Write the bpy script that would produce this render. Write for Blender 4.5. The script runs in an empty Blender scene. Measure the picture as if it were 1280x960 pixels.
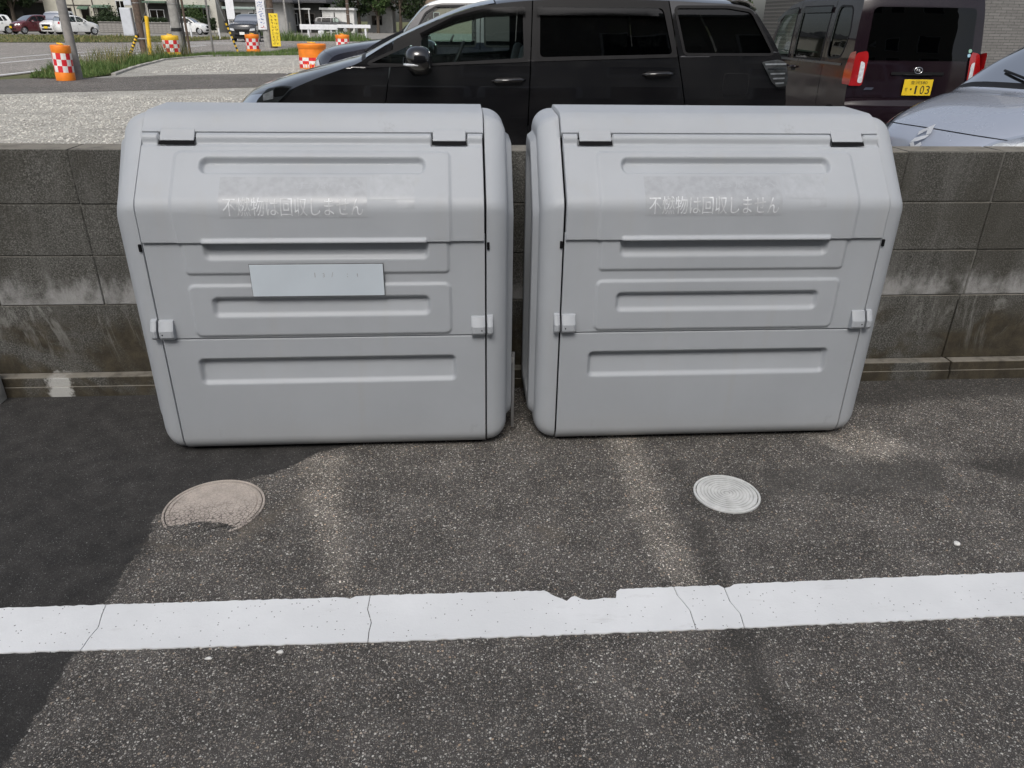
import bpy, bmesh, math, random
import numpy as np
from mathutils import Vector, Matrix
from mathutils.geometry import tessellate_polygon

random.seed(7); rng = np.random.default_rng(7)
S = bpy.context.scene
C = S.collection
R_ = math.radians

# ------------------------------------------------------------------ camera
cd = bpy.data.cameras.new('camera'); cam = bpy.data.objects.new('camera', cd); C.objects.link(cam)
cd.sensor_width = 36.0; cd.lens = 36.0 * 920.0 / 1280.0; cd.clip_start = 0.05; cd.clip_end = 3000
yaw, pitch, roll = 0.07586, 0.45686, 0.01425
fw = Vector((math.sin(yaw)*math.cos(pitch), math.cos(yaw)*math.cos(pitch), -math.sin(pitch)))
rt = Vector((math.cos(yaw), -math.sin(yaw), 0)); up = rt.cross(fw)
r2 = math.cos(roll)*rt + math.sin(roll)*up; u2 = -math.sin(roll)*rt + math.cos(roll)*up
M = Matrix((r2, u2, -fw)).transposed().to_4x4(); M.translation = (1.42047, -2.89314, 1.41968)
cam.matrix_world = M; S.camera = cam

# ------------------------------------------------------------------ sky, sun, exposure
SUN_EL, SUN_AZ = 49.0, 192.0        # azimuth clockwise from +Y: the sun stands behind the camera's left shoulder
w = bpy.data.worlds.new('World'); S.world = w; w.use_nodes = True
nt = w.node_tree; nt.nodes.clear()
sky = nt.nodes.new('ShaderNodeTexSky'); sky.sky_type = 'NISHITA'; sky.sun_disc = False
sky.sun_elevation = R_(SUN_EL); sky.sun_rotation = R_(SUN_AZ); sky.air_density = 1.0; sky.dust_density = 4.0; sky.ozone_density = 1.0
hs = nt.nodes.new('ShaderNodeHueSaturation'); hs.inputs['Saturation'].default_value = 0.52
bg = nt.nodes.new('ShaderNodeBackground'); bg.inputs['Strength'].default_value = 0.12
wo = nt.nodes.new('ShaderNodeOutputWorld')
nt.links.new(sky.outputs[0], hs.inputs['Color']); nt.links.new(hs.outputs[0], bg.inputs[0]); nt.links.new(bg.outputs[0], wo.inputs[0])
sl = bpy.data.lights.new('sun', 'SUN'); sl.energy = 1.5; sl.angle = R_(24); sl.color = (1.0, 0.965, 0.92)
so = bpy.data.objects.new('sun', sl); C.objects.link(so)
sd = Vector((math.sin(R_(SUN_AZ))*math.cos(R_(SUN_EL)), math.cos(R_(SUN_AZ))*math.cos(R_(SUN_EL)), math.sin(R_(SUN_EL))))
so.rotation_euler = sd.to_track_quat('Z', 'Y').to_euler(); so.location = (0, -4, 12)
S.view_settings.view_transform = 'Standard'; S.view_settings.look = 'None'
S.view_settings.exposure = 0.30; S.view_settings.gamma = 1.0; S.view_settings.use_curve_mapping = False

# ------------------------------------------------------------------ object helpers
def link(o, parent=None):
    C.objects.link(o)
    if parent is not None: o.parent = parent
    return o
def tag(o, label=None, cat=None, group=None, kind=None):
    if label: o['label'] = label
    if cat: o['category'] = cat
    if group: o['group'] = group
    if kind: o['kind'] = kind
    return o
def thing(name, label, cat, loc=(0,0,0), rz=0.0, group=None):
    o = bpy.data.objects.new(name, None); o.empty_display_size = 0.1; link(o)
    o.location = loc; o.rotation_euler = (0, 0, rz)
    return tag(o, label, cat, group)
def copy_tree(o, parent=None):
    c = o.copy(); C.objects.link(c); c.parent = parent
    for ch in list(o.children): copy_tree(ch, c)
    return c

class MB:
    """collects geometry for ONE mesh object"""
    def __init__(s): s.v = []; s.f = []; s.m = []
    def add(s, vs, fs, mi=0):
        b = len(s.v); s.v += [tuple(p) for p in vs]; s.f += [tuple(i+b for i in f) for f in fs]; s.m += [mi]*len(fs); return s
    def box(s, lo, hi, bev=0.0, mat=None, mi=0):
        (x0,y0,z0),(x1,y1,z1) = lo, hi
        if bev <= 0:
            vs = [(x0,y0,z0),(x1,y0,z0),(x1,y1,z0),(x0,y1,z0),(x0,y0,z1),(x1,y0,z1),(x1,y1,z1),(x0,y1,z1)]
            fs = [(0,3,2,1),(4,5,6,7),(0,1,5,4),(1,2,6,5),(2,3,7,6),(3,0,4,7)]
        else:
            bm = bmesh.new(); bmesh.ops.create_cube(bm, size=1)
            for q in bm.verts: q.co = ((x0+x1)/2+q.co.x*(x1-x0), (y0+y1)/2+q.co.y*(y1-y0), (z0+z1)/2+q.co.z*(z1-z0))
            bmesh.ops.bevel(bm, geom=bm.edges[:], offset=bev, segments=2, affect='EDGES', profile=0.5)
            bm.verts.index_update(); vs = [q.co.copy() for q in bm.verts]; fs = [[q.index for q in f.verts] for f in bm.faces]; bm.free()
        if mat is not None: vs = [mat @ Vector(p) for p in vs]
        return s.add(vs, fs, mi)
    def tube(s, pts, rad, n=8, cap=True, mi=0):
        pts = [Vector(p) for p in pts]; rads = rad if isinstance(rad, (list, tuple)) else [rad]*len(pts)
        vs = []; fs = []; prev = None
        for i, p in enumerate(pts):
            d = (pts[min(i+1, len(pts)-1)] - pts[max(i-1, 0)]).normalized()
            a = d.orthogonal().normalized() if prev is None else (prev - d*prev.dot(d)).normalized()
            prev = a; b = d.cross(a)
            for k in range(n):
                t = 2*math.pi*k/n; vs.append(p + (a*math.cos(t) + b*math.sin(t))*rads[i])
        for i in range(len(pts)-1):
            for k in range(n):
                fs.append((i*n+k, i*n+(k+1) % n, (i+1)*n+(k+1) % n, (i+1)*n+k))
        if cap: fs.append(tuple(range(n))[::-1]); fs.append(tuple((len(pts)-1)*n+k for k in range(n)))
        return s.add(vs, fs, mi)
    def lathe(s, prof, n=32, axis='Z', origin=(0,0,0), mi=0):
        vs = []; fs = []
        for (r, h) in prof:
            for k in range(n):
                t = 2*math.pi*k/n; a, b = r*math.cos(t), r*math.sin(t)
                p = (a, b, h) if axis == 'Z' else ((a, h, b) if axis == 'Y' else (h, a, b))
                vs.append((p[0]+origin[0], p[1]+origin[1], p[2]+origin[2]))
        for i in range(len(prof)-1):
            for k in range(n): fs.append((i*n+k, i*n+(k+1) % n, (i+1)*n+(k+1) % n, (i+1)*n+k))
        if prof[0][0] > 1e-6: fs.append(tuple(range(n))[::-1])
        if prof[-1][0] > 1e-6: fs.append(tuple((len(prof)-1)*n+k for k in range(n)))
        return s.add(vs, fs, mi)
    def annulus(s, r0, r1, z, n=64):
        vs = [(r*math.cos(2*math.pi*k/n), r*math.sin(2*math.pi*k/n), z) for r in (r0, r1) for k in range(n)]
        return s.add(vs, [(k, (k+1) % n, (k+1) % n+n, k+n) for k in range(n)])
    def grid(s, P, mi=0, flip=False):
        """P: array [i][j] of points"""
        n, m = len(P), len(P[0]); vs = [q for row in P for q in row]; fs = []
        for i in range(n-1):
            for j in range(m-1):
                f = (i*m+j, (i+1)*m+j, (i+1)*m+j+1, i*m+j+1); fs.append(f[::-1] if flip else f)
        return s.add(vs, fs, mi)
    def ellipsoid(s, c, r, n=16, m=10, e=1.0, mat=None, mi=0):
        def sp(v): return math.copysign(abs(v)**e, v)
        vs = []; fs = []
        for i in range(m+1):
            ph = -math.pi/2 + math.pi*i/m
            for k in range(n):
                t = 2*math.pi*k/n
                p = Vector((r[0]*sp(math.cos(ph))*sp(math.cos(t)), r[1]*sp(math.cos(ph))*sp(math.sin(t)), r[2]*sp(math.sin(ph))))
                vs.append((mat @ p if mat is not None else p) + Vector(c))
        for i in range(m):
            for k in range(n): fs.append((i*n+k, i*n+(k+1) % n, (i+1)*n+(k+1) % n, (i+1)*n+k))
        return s.add(vs, fs, mi)
    def build(s, name, mat, parent=None, smooth=False, angle=None):
        me = bpy.data.meshes.new(name); me.from_pydata([tuple(p) for p in s.v], [], s.f); me.validate(verbose=False)
        for mm in (mat if isinstance(mat, (list, tuple)) else [mat]): me.materials.append(mm)
        if len(me.polygons) == len(s.m) and any(s.m): me.polygons.foreach_set('material_index', s.m)
        if smooth:
            me.polygons.foreach_set('use_smooth', [True]*len(me.polygons))
            if angle: me.set_sharp_from_angle(angle=R_(angle))
        me.update(); o = bpy.data.objects.new(name, me); return link(o, parent)

# ------------------------------------------------------------------ material helpers
MATS = {}
class NT:
    def __init__(s, name):
        s.m = bpy.data.materials.new(name); s.m.use_nodes = True; s.t = s.m.node_tree; s.t.nodes.clear()
        s.out = s.n('ShaderNodeOutputMaterial'); s.p = s.n('ShaderNodeBsdfPrincipled'); s.l(s.p.outputs[0], s.out.inputs[0]); MATS[name] = s.m
    def n(s, t, **kw):
        q = s.t.nodes.new(t)
        for k, v in kw.items(): setattr(q, k, v)
        return q
    def l(s, a, b): s.t.links.new(a, b)
    def val(s, sock, v):
        if hasattr(v, 'is_linked') or hasattr(v, 'links'): s.l(v, sock)
        else: sock.default_value = v
    def obj(s): return s.n('ShaderNodeTexCoord').outputs['Object']
    def pos(s): return s.n('ShaderNodeNewGeometry').outputs['Position']
    def mapping(s, vec, scale=(1,1,1), rot=(0,0,0), loc=(0,0,0)):
        q = s.n('ShaderNodeMapping'); s.l(vec, q.inputs[0]); q.inputs['Scale'].default_value = scale; q.inputs['Rotation'].default_value = rot; q.inputs['Location'].default_value = loc; return q.outputs[0]
    def noise(s, vec, scale, detail=4, rough=.55, dist=0):
        q = s.n('ShaderNodeTexNoise'); s.l(vec, q.inputs['Vector']); q.inputs['Scale'].default_value = scale; q.inputs['Detail'].default_value = detail; q.inputs['Roughness'].default_value = rough; q.inputs['Distortion'].default_value = dist; return q.outputs[0]
    def voro(s, vec, scale, feature='F1', rnd=1.0):
        q = s.n('ShaderNodeTexVoronoi'); q.feature = feature; s.l(vec, q.inputs['Vector']); q.inputs['Scale'].default_value = scale; q.inputs['Randomness'].default_value = rnd; return q
    def ramp(s, fac, stops, interp='LINEAR'):
        q = s.n('ShaderNodeValToRGB'); s.l(fac, q.inputs[0]); e = q.color_ramp.elements; q.color_ramp.interpolation = interp
        while len(e) < len(stops): e.new(0.5)
        for i, (p, c) in enumerate(stops):
            e[i].position = p; e[i].color = (c, c, c, 1) if isinstance(c, (int, float)) else tuple(c)+(1,)
        return q.outputs[0]
    def mix(s, fac, a, b, mode='MIX'):
        q = s.n('ShaderNodeMix'); q.data_type = 'RGBA'; q.blend_type = mode
        s.val(q.inputs[0], fac)
        for sock, v in ((q.inputs[6], a), (q.inputs[7], b)):
            if isinstance(v, (int, float)): v = (v, v, v, 1)
            elif isinstance(v, tuple) and len(v) == 3: v = v+(1,)
            s.val(sock, v)
        return q.outputs[2]
    def math(s, op, a, b=0.0, c=0.0, clamp=False):
        q = s.n('ShaderNodeMath'); q.operation = op; q.use_clamp = clamp
        for sock, v in zip(q.inputs, (a, b, c)): s.val(sock, v)
        return q.outputs[0]
    def mr(s, v, a, b, c=0.0, d=1.0, smooth=True):
        q = s.n('ShaderNodeMapRange'); q.interpolation_type = 'SMOOTHSTEP' if smooth else 'LINEAR'; s.val(q.inputs[0], v)
        for i, x in enumerate((a, b, c, d)): q.inputs[i+1].default_value = x
        return q.outputs[0]
    def sep(s, v):
        q = s.n('ShaderNodeSeparateXYZ'); s.l(v, q.inputs[0]); return q.outputs
    def attr(s, name):
        q = s.n('ShaderNodeAttribute'); q.attribute_name = name; return q.outputs['Fac']
    def bump(s, h, strength, dist):
        q = s.n('ShaderNodeBump'); s.l(h, q.inputs['Height']); q.inputs['Strength'].default_value = strength; q.inputs['Distance'].default_value = dist; s.l(q.outputs[0], s.p.inputs['Normal'])
    def set(s, **kw):
        for k, v in kw.items():
            k = {'base': 'Base Color', 'rough': 'Roughness', 'metal': 'Metallic', 'spec': 'Specular IOR Level', 'coat': 'Coat Weight', 'coatr': 'Coat Roughness', 'trans': 'Transmission Weight'}[k]
            if isinstance(v, tuple) and len(v) == 3: v = v+(1,)
            s.val(s.p.inputs[k], v)
        return s.m

def simple(name, col, rough=.5, metal=0.0, vary=.12, scale=6.0, bump=0.0, bscale=80.0, bdist=.002, coat=0.0, spec=.5):
    if name in MATS: return MATS[name]
    s = NT(name); o = s.obj()
    nz = s.noise(o, scale, 5)
    c = s.mix(s.mr(nz, .3, .7), tuple(x*(1-vary) for x in col), tuple(min(1, x*(1+vary)) for x in col))
    s.set(base=c, rough=s.mr(nz, .2, .8, max(0, rough-.06), min(1, rough+.06)), metal=metal, coat=coat, spec=spec)
    if bump: s.bump(s.noise(o, bscale, 3), bump, bdist)
    return s.m

def glass_mat(name, tint, rough=.02, ior=1.5):
    if name in MATS: return MATS[name]
    s = NT(name); s.t.nodes.remove(s.p)
    tr = s.n('ShaderNodeBsdfTransparent'); tr.inputs[0].default_value = tuple(tint)+(1,)
    gl = s.n('ShaderNodeBsdfGlossy'); gl.inputs['Roughness'].default_value = rough
    fr = s.n('ShaderNodeFresnel'); fr.inputs['IOR'].default_value = ior
    mx = s.n('ShaderNodeMixShader'); f = s.math('MULTIPLY', fr.outputs[0], 1.0, clamp=True)
    s.l(f, mx.inputs[0]); s.l(tr.outputs[0], mx.inputs[1]); s.l(gl.outputs[0], mx.inputs[2]); s.l(mx.outputs[0], s.out.inputs[0])
    return s.m

def paint_mat(name, col, rough=.22, flake=0.0, dust=.06, coat=1.0):
    if name in MATS: return MATS[name]
    s = NT(name); o = s.obj()
    c = s.mix(s.mr(s.noise(o, 3.0, 5), .35, .75, 0, dust), col, (.32, .31, .29))
    if flake: c = s.mix(s.mr(s.noise(o, 1.7, 2), .3, .7, 0, flake), c, tuple(min(1, x*1.08) for x in col))
    s.set(base=c, rough=s.mr(s.noise(o, 2.2, 5), .3, .7, rough-.05, rough+.08), coat=coat, coatr=.04, metal=.35 if flake else 0.0)
    return s.m

# ------------------------------------------------------------------ surface materials
def asphalt(name, stone=150.0, binder=.055, light=1.0, masks=False, mix_light=.5, warm=1.0):
    s = NT(name); P = s.pos()
    wv = s.n('ShaderNodeVectorMath'); wv.operation = 'ADD'; s.l(P, wv.inputs[0])
    nv = s.n('ShaderNodeTexNoise'); s.l(P, nv.inputs['Vector']); nv.inputs['Scale'].default_value = 220; nv.inputs['Detail'].default_value = 2
    sc = s.n('ShaderNodeVectorMath'); sc.operation = 'SCALE'; s.l(nv.outputs['Color'], sc.inputs[0]); sc.inputs['Scale'].default_value = .004
    s.l(sc.outputs[0], wv.inputs[1]); V = wv.outputs[0]
    def layer(scale, lo, hi):
        v = s.voro(V, scale); rnd = s.sep(v.outputs['Color'])
        col = s.ramp(rnd[0], [(0, (.04*light, .037*light, .034*light)), (.33, (.11*light, .102*light, .094*light)), (.58, (.21*light, .197*light, .18*light)), (.76, (.31*light, .262*light*warm, .212*light*warm)), (.88, (.42*light, .405*light, .375*light)), (1, (.72*light, .70*light, .65*light))], 'LINEAR')
        size = s.math('MULTIPLY_ADD', rnd[1], .30, .22)
        m = s.mr(s.math('SUBTRACT', v.outputs['Distance'], size), lo, hi, 1, 0)
        return col, m, v.outputs['Distance']
    c1, m1, d1 = layer(stone, -.08, .06)
    c2, m2, d2 = layer(stone*2.3, -.1, .08)
    big = s.noise(P, .9, 6, .6); mid = s.noise(P, 7, 5, .6)
    bnd = s.mix(s.mr(mid, .3, .7), (binder*.78, binder*.735, binder*.69), (binder*1.28, binder*1.20, binder*1.12))
    col = s.mix(m2, bnd, c2); col = s.mix(m1, col, c1)
    v3 = s.voro(V, stone*.52); r3 = s.sep(v3.outputs['Color'])          # sparse larger chips, some of them tan
    m3 = s.math('MULTIPLY', s.mr(v3.outputs['Distance'], .22, .34, 1, 0), s.mr(r3[0], .74, .78))
    c3 = s.ramp(r3[1], [(0, (.16*light, .15*light, .14*light)), (.5, (.34*light, .32*light, .29*light)), (.75, (.42*light, .30*light, .20*light)), (1, (.62*light, .60*light, .56*light))])
    col = s.mix(m3, col, c3)
    tone = s.math('MULTIPLY', s.mr(big, .25, .75, .88, 1.2), s.mr(mid, .25, .75, .9, 1.18))
    h = s.math('ADD', s.math('MULTIPLY', m1, .7), s.math('MULTIPLY', m2, .4))
    bs = .75
    if masks:
        edge = s.math('MULTIPLY_ADD', s.noise(P, 60, 4, .7), .05, -.025)
        edge2 = s.math('MULTIPLY_ADD', s.noise(P, 9, 4, .6), .06, -.03)
        e = s.math('ADD', edge, edge2)
        # newer, finer, darker mix laid along a trench (its own material, with its own border)
        fine = s.voro(V, stone*2.6); fr = s.sep(fine.outputs['Color'])
        fcol = s.ramp(fr[0], [(0, .016), (.6, .030), (.9, .055), (.985, .14), (1, .4)])
        fcol = s.mix(.55, fcol, s.mix(s.mr(s.noise(P, 14, 4, .65), .3, .7), (.022, .0205, .019), (.044, .041, .038)))
        mk = s.mr(s.math('ADD', s.attr('sd_patch'), e), -.006, .006, 1, 0)
        rk = s.mr(s.math('ADD', s.attr('sd_rect'), e), -.012, .012, .75, 0)
        sk = s.mr(s.math('ADD', s.attr('sd_strip'), s.math('MULTIPLY', e, 1.5)), -.05, .03, 1, 0)
        ck = s.mr(s.math('ADD', s.attr('sd_dark'), s.math('MULTIPLY', e, 1.2)), -.04, .04, 1, 0)
        col = s.mix(sk, col, s.mix(1.0, col, (1.75, 1.72, 1.66), 'MULTIPLY'))
        col = s.mix(s.math('MULTIPLY', ck, .62), col, (.03, .029, .027))
        col = s.mix(rk, col, s.mix(.3, (.052, .05, .047), col))
        col = s.mix(mk, col, fcol)
        # dried mud
        dk = s.mr(s.math('ADD', s.attr('sd_mud'), s.math('MULTIPLY', e, 2.0)), -.05, .03, .5, 0)
        col = s.mix(dk, col, (.17, .145, .115))
        h = s.math('MULTIPLY', h, s.mr(s.math('MAXIMUM', mk, rk), 0, 1, 1, .3))
    col = s.mix(1.0, col, tone, 'MULTIPLY') if False else s.mix(1.0, col, s.ramp(s.math('MULTIPLY', tone, .5), [(0, 0.0), (1, 2.0)]), 'MULTIPLY')
    s.set(base=col, rough=s.mr(mid, .2, .8, .8, .95), spec=.35)
    s.bump(h, bs, .004)
    return s.m
asphalt('asphalt_lot', 185, .066, 1.0, masks=True)
asphalt('asphalt_plain', 185, .066, 1.0)
asphalt('asphalt_path', 60, .085, .75)
asphalt('asphalt_road', 45, .17, 1.35)

def gravel(name):
    s = NT(name); P = s.pos(); v = s.voro(P, 34); r = s.sep(v.outputs['Color'])
    v2 = s.voro(P, 78); r2_ = s.sep(v2.outputs['Color'])
    col = s.ramp(r[0], [(0, (.20, .19, .165)), (.2, (.48, .465, .42)), (.6, (.62, .605, .55)), (1, (.74, .725, .67))])
    col = s.mix(.4, col, s.ramp(r2_[0], [(0, (.12, .115, .10)), (.25, (.48, .465, .42)), (1, (.70, .685, .63))]))
    gap = s.mr(v.outputs['Distance'], .35, .75, 0, .7)
    col = s.mix(gap, col, (.26, .25, .22))
    t = s.mr(s.noise(P, 1.3, 6, .6), .3, .7, .70, .95)
    col = s.mix(1.0, col, s.ramp(s.math('MULTIPLY', t, .5), [(0, 0.0), (1, 2.0)]), 'MULTIPLY')
    s.set(base=col, rough=.95, spec=.2); s.bump(s.math('SUBTRACT', 1.0, v.outputs['Distance']), .9, .02); return s.m
gravel('gravel')

def blockmat(name, foot=False):
    s = NT(name); P = s.pos(); xyz = s.sep(P)
    oi = s.n('ShaderNodeObjectInfo')
    fine = s.noise(P, 190, 3, .7); mid = s.noise(P, 16, 5, .65); big = s.noise(P, 2.3, 5, .6)
    streak = s.noise(s.mapping(P, (14, 14, 1.6)), 1.0, 5, .6)
    base = s.ramp(fine, [(.3, (.026, .0255, .023)), (.5, (.078, .077, .070)), (.72, (.25, .247, .23))])
    base = s.mix(s.mr(oi.outputs['Random'], 0, 1, .0, .32, False), base, (.05, .049, .045))
    base = s.mix(s.mr(streak, .42, .72, 0, .4), base, (.16, .158, .148))
    base = s.mix(s.mr(big, .42, .66, 0, .6), base, (.05, .047, .038))
    # lime bloom creeping up from the bed joint
    bl = s.math('MULTIPLY', s.mr(s.math('ADD', xyz[2], s.math('MULTIPLY', s.noise(s.mapping(P, (22, 22, 9)), 1.0, 6, .75), -.30)), .24, .38, 1, 0), s.mr(s.noise(P, 5, 5, .6), .36, .58))
    base = s.mix(s.math('MULTIPLY', bl, .8 if not foot else .0), base, (.36, .36, .355))
    if foot:
        mud = s.mr(s.noise(s.mapping(P, (2.2, 2.2, 2.8)), 1.0, 5, .6, .6), .40, .52)
        low = s.mr(s.math('ADD', xyz[2], s.math('MULTIPLY', s.noise(P, 12, 5, .7), .1)), .42, .30)
        base = s.mix(s.math('MULTIPLY', mud, s.math('MULTIPLY', low, .9)), base, s.mix(s.mr(mid, .3, .7), (.034, .029, .020), (.072, .060, .040)))
        run = s.math('MULTIPLY', s.mr(s.noise(s.mapping(P, (3.4, 3.4, 1.1)), 1.0, 7, .78, 1.6), .53, .63), s.mr(s.math('ADD', xyz[2], s.math('MULTIPLY', s.noise(P, 15, 5, .7), .2)), .17, .42))
        base = s.mix(s.math('MULTIPLY', run, .55), base, (.27, .27, .255))
        # splash of lime mortar on the ledge
        dx = s.math('SUBTRACT', xyz[0], -.235); d = s.math('ABSOLUTE', dx)
        sp = s.math('MULTIPLY', s.mr(s.math('ADD', d, s.math('MULTIPLY', s.noise(P, 40, 5, .7), .09)), .075, .105, 1, 0), s.mr(s.math('ADD', xyz[2], s.math('MULTIPLY', s.noise(P, 30, 5, .7), .05)), .1, .125, 1, 0))
        base = s.mix(s.math('MULTIPLY', sp, .9), base, (.5, .5, .48))
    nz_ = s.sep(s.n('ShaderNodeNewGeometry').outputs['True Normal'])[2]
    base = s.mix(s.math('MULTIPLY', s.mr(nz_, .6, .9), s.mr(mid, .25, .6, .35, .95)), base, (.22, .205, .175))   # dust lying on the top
    s.set(base=base, rough=.93, spec=.25)
    s.bump(s.math('ADD', s.math('MULTIPLY', fine, .8), s.math('MULTIPLY', mid, .5)), .8, .004); return s.m
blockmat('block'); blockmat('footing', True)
simple('mortar', (.12, .117, .107), .95, vary=.35, scale=30, bump=.6, bscale=150)

def plastic(name, col):
    s = NT(name); o = s.obj()
    big = s.noise(o, 2.2, 6, .6); st = s.noise(s.mapping(o, (16, 16, 1.2)), 1.0, 5, .6)
    c = s.mix(s.mr(big, .3, .7, 0, 1), tuple(x*.95 for x in col), tuple(x*1.03 for x in col))
    c = s.mix(s.mr(st, .52, .78, 0, .16), c, (.36, .345, .315))
    zz = s.sep(o)[2]
    low = s.math('MULTIPLY', s.mr(s.math('ADD', zz, s.math('MULTIPLY', big, .12)), .06, .22, 1, 0), .22)
    c = s.mix(low, c, (.36, .34, .30))
    sc = s.mr(s.noise(s.mapping(o, (3, 3, 55)), 1.0, 6, .75), .69, .73, 0, .22)
    c = s.mix(s.math('MULTIPLY', sc, s.mr(zz, .3, .18)), c, (.25, .24, .23))
    sm = s.math('MULTIPLY', s.mr(s.noise(o, 6.5, 2, .4), .70, .78), s.mr(s.noise(s.mapping(o, (60, 60, 25)), 1.0, 4, .7), .45, .65))
    c = s.mix(s.math('MULTIPLY', sm, .22), c, (.14, .135, .13))   # scuffs
    g = s.noise(o, 700, 2, .6)
    s.set(base=c, rough=s.mr(big, .3, .7, .42, .55), spec=.45)
    s.bump(g, .3, .0012); return s.m
plastic('bin_plastic', (.375, .397, .424))
simple('bin_dark', (.010, .010, .011), .9, spec=.05)

def linepaint():
    s = NT('line_paint'); P = s.pos()
    v = s.voro(P, 85); r = s.sep(v.outputs['Color'])
    pit = s.math('MULTIPLY', s.mr(v.outputs['Distance'], .09, .17, 1, 0), s.mr(r[0], .62, .66))
    big = s.noise(P, 3.0, 5, .6); fine = s.noise(P, 120, 3, .6)
    c = s.mix(s.mr(big, .35, .7), (.72, .735, .745), (.80, .815, .825))
    c = s.mix(s.mr(s.noise(s.mapping(P, (6, 24, 1)), 1.0, 6, .7), .57, .75, 0, .3), c, (.42, .41, .39))
    c = s.mix(pit, c, (.07, .068, .065))
    s.set(base=c, rough=.75, spec=.3); s.bump(s.math('SUBTRACT', fine, pit), .35, .002); return s.m
linepaint()

# ================================================================== GROUND
def poly_sd(X, Y, poly):
    poly = np.array(poly, float); n = len(poly); d = np.full(X.shape, 1e9); inside = np.zeros(X.shape, bool)
    for i in range(n):
        a, b = poly[i], poly[(i+1) % n]; e = b-a; wx, wy = X-a[0], Y-a[1]
        t = np.clip((wx*e[0]+wy*e[1])/max(1e-12, e@e), 0, 1)
        d = np.minimum(d, np.hypot(wx-t*e[0], wy-t*e[1]))
        c = ((a[1] <= Y) & (b[1] > Y)) | ((b[1] <= Y) & (a[1] > Y))
        with np.errstate(divide='ignore', invalid='ignore'):
            inside ^= c & (X < a[0] + (Y-a[1])*e[0]/np.where(e[1] == 0, 1e-12, e[1]))
    return np.where(inside, -d, d)

def flat(name, poly, z, mat, kind='structure'):
    m = MB(); vs = [(x, y, z) for x, y in poly]
    tris = tessellate_polygon([[Vector(p) for p in vs]])
    m.add(vs, [t if (Vector(vs[t[1]])-Vector(vs[t[0]])).cross(Vector(vs[t[2]])-Vector(vs[t[0]])).z > 0 else t[::-1] for t in tris])
    o = m.build(name, mat); 
    if kind: o['kind'] = kind
    return o

# far terrain to the horizon
def field_mat():
    s = NT('field'); P = s.pos(); a = s.noise(P, .25, 6, .6); b = s.noise(P, 6, 5, .7)
    c = s.mix(s.mr(a, .35, .65), (.075, .085, .035), (.16, .145, .085)); c = s.mix(s.mr(b, .3, .7, 0, .5), c, (.10, .12, .045))
    s.set(base=c, rough=.95, spec=.2); s.bump(b, .6, .05); return s.m
field_mat()
flat('ground', [(-600, 43), (600, 43), (600, 900), (-600, 900)], -.03, MATS['field'])
flat('ground', [(-600, -300), (600, -300), (600, 43), (-600, 43)], -.03, MATS['field'])

# parking lot: dense sheet, carries the distance to each repair patch
xs = np.concatenate([np.linspace(-14, -1.6, 14)[:-1], np.arange(-1.6, 5.4, .025), np.linspace(5.4, 16, 12)[1:]])
ys = np.concatenate([np.linspace(-14, -2.7, 12)[:-1], np.arange(-2.7, .06, .025)])
XX, YY = np.meshgrid(xs, ys, indexing='ij')
def wob(x, y): return .004*np.sin(x*2.1+y*1.3) + .003*np.sin(x*.9-y*3.1)
nx, ny = XX.shape
verts = np.stack([XX.ravel(), YY.ravel(), np.zeros(nx*ny)], -1)
ii = np.arange(nx*ny).reshape(nx, ny)
faces = np.stack([ii[:-1, :-1], ii[1:, :-1], ii[1:, 1:], ii[:-1, 1:]], -1).reshape(-1, 4)
me = bpy.data.meshes.new('parking_lot'); me.from_pydata(verts.tolist(), [], faces.tolist()); me.materials.append(MATS['asphalt_lot'])
def setattr_f(name, arr):
    a = me.attributes.new(name, 'FLOAT', 'POINT'); a.data.foreach_set('value', np.clip(arr, -.3, .3).astype(np.float32).ravel())
patch = [(-9, .2), (1.05, .2), (1.0, -.50), (.90, -.54), (.767, -.68), (.66, -.73), (.50, -.80), (.452, -.90), (.46, -1.09), (.45, -1.23), (.447, -1.32), (.452, -1.47), (.45, -1.63), (.44, -1.78), (.42, -2.1), (.40, -2.6), (.40, -4), (-9, -4)]
setattr_f('sd_patch', poly_sd(XX, YY, patch))
setattr_f('sd_rect', poly_sd(XX, YY, [(2.48, -.735), (3.15, -.715), (3.07, -.915), (2.42, -.895)]))
strip = np.minimum(poly_sd(XX, YY, [(1.96, -.45), (2.10, -.45), (2.09, -.80), (2.09, -1.36), (2.02, -1.37), (1.97, -1.2), (1.95, -.88)]), poly_sd(XX, YY, [(.83, -.56), (1.0, -.56), (1.02, -.8), (1.12, -1.3), (1.05, -1.3), (.9, -.9)]))
strip = np.minimum(strip, poly_sd(XX, YY, [(2.75, -.50), (3.02, -.45), (3.10, -.62), (2.95, -.72), (2.80, -.62)]))
setattr_f('sd_strip', strip)
dark = np.minimum(poly_sd(XX, YY, [(2.10, -1.30), (2.15, -1.0), (2.17, -.6), (2.2, -.6), (2.19, -1.0), (2.16, -1.35), (2.15, -1.9), (2.10, -2.3), (2.05, -2.3), (2.09, -1.9), (2.09, -1.5)]),
                  np.minimum(np.abs(np.hypot((XX-2.303), (YY+.886))-.125)-.012, poly_sd(XX, YY, [(3.0, .06), (6, .06), (6, -.28), (3.6, -.22), (3.05, -.30)])))
dark = np.minimum(dark, poly_sd(XX, YY, [(3.1, -.70), (3.6, -.66), (4.4, -.70), (4.3, -.95), (3.4, -.92)])+.03)
dark = np.minimum(dark, poly_sd(XX, YY, [(.462, -.95), (.485, -1.1), (.465, -1.3), (.44, -1.3), (.44, -1.0)]))
setattr_f('sd_dark', dark)
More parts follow.
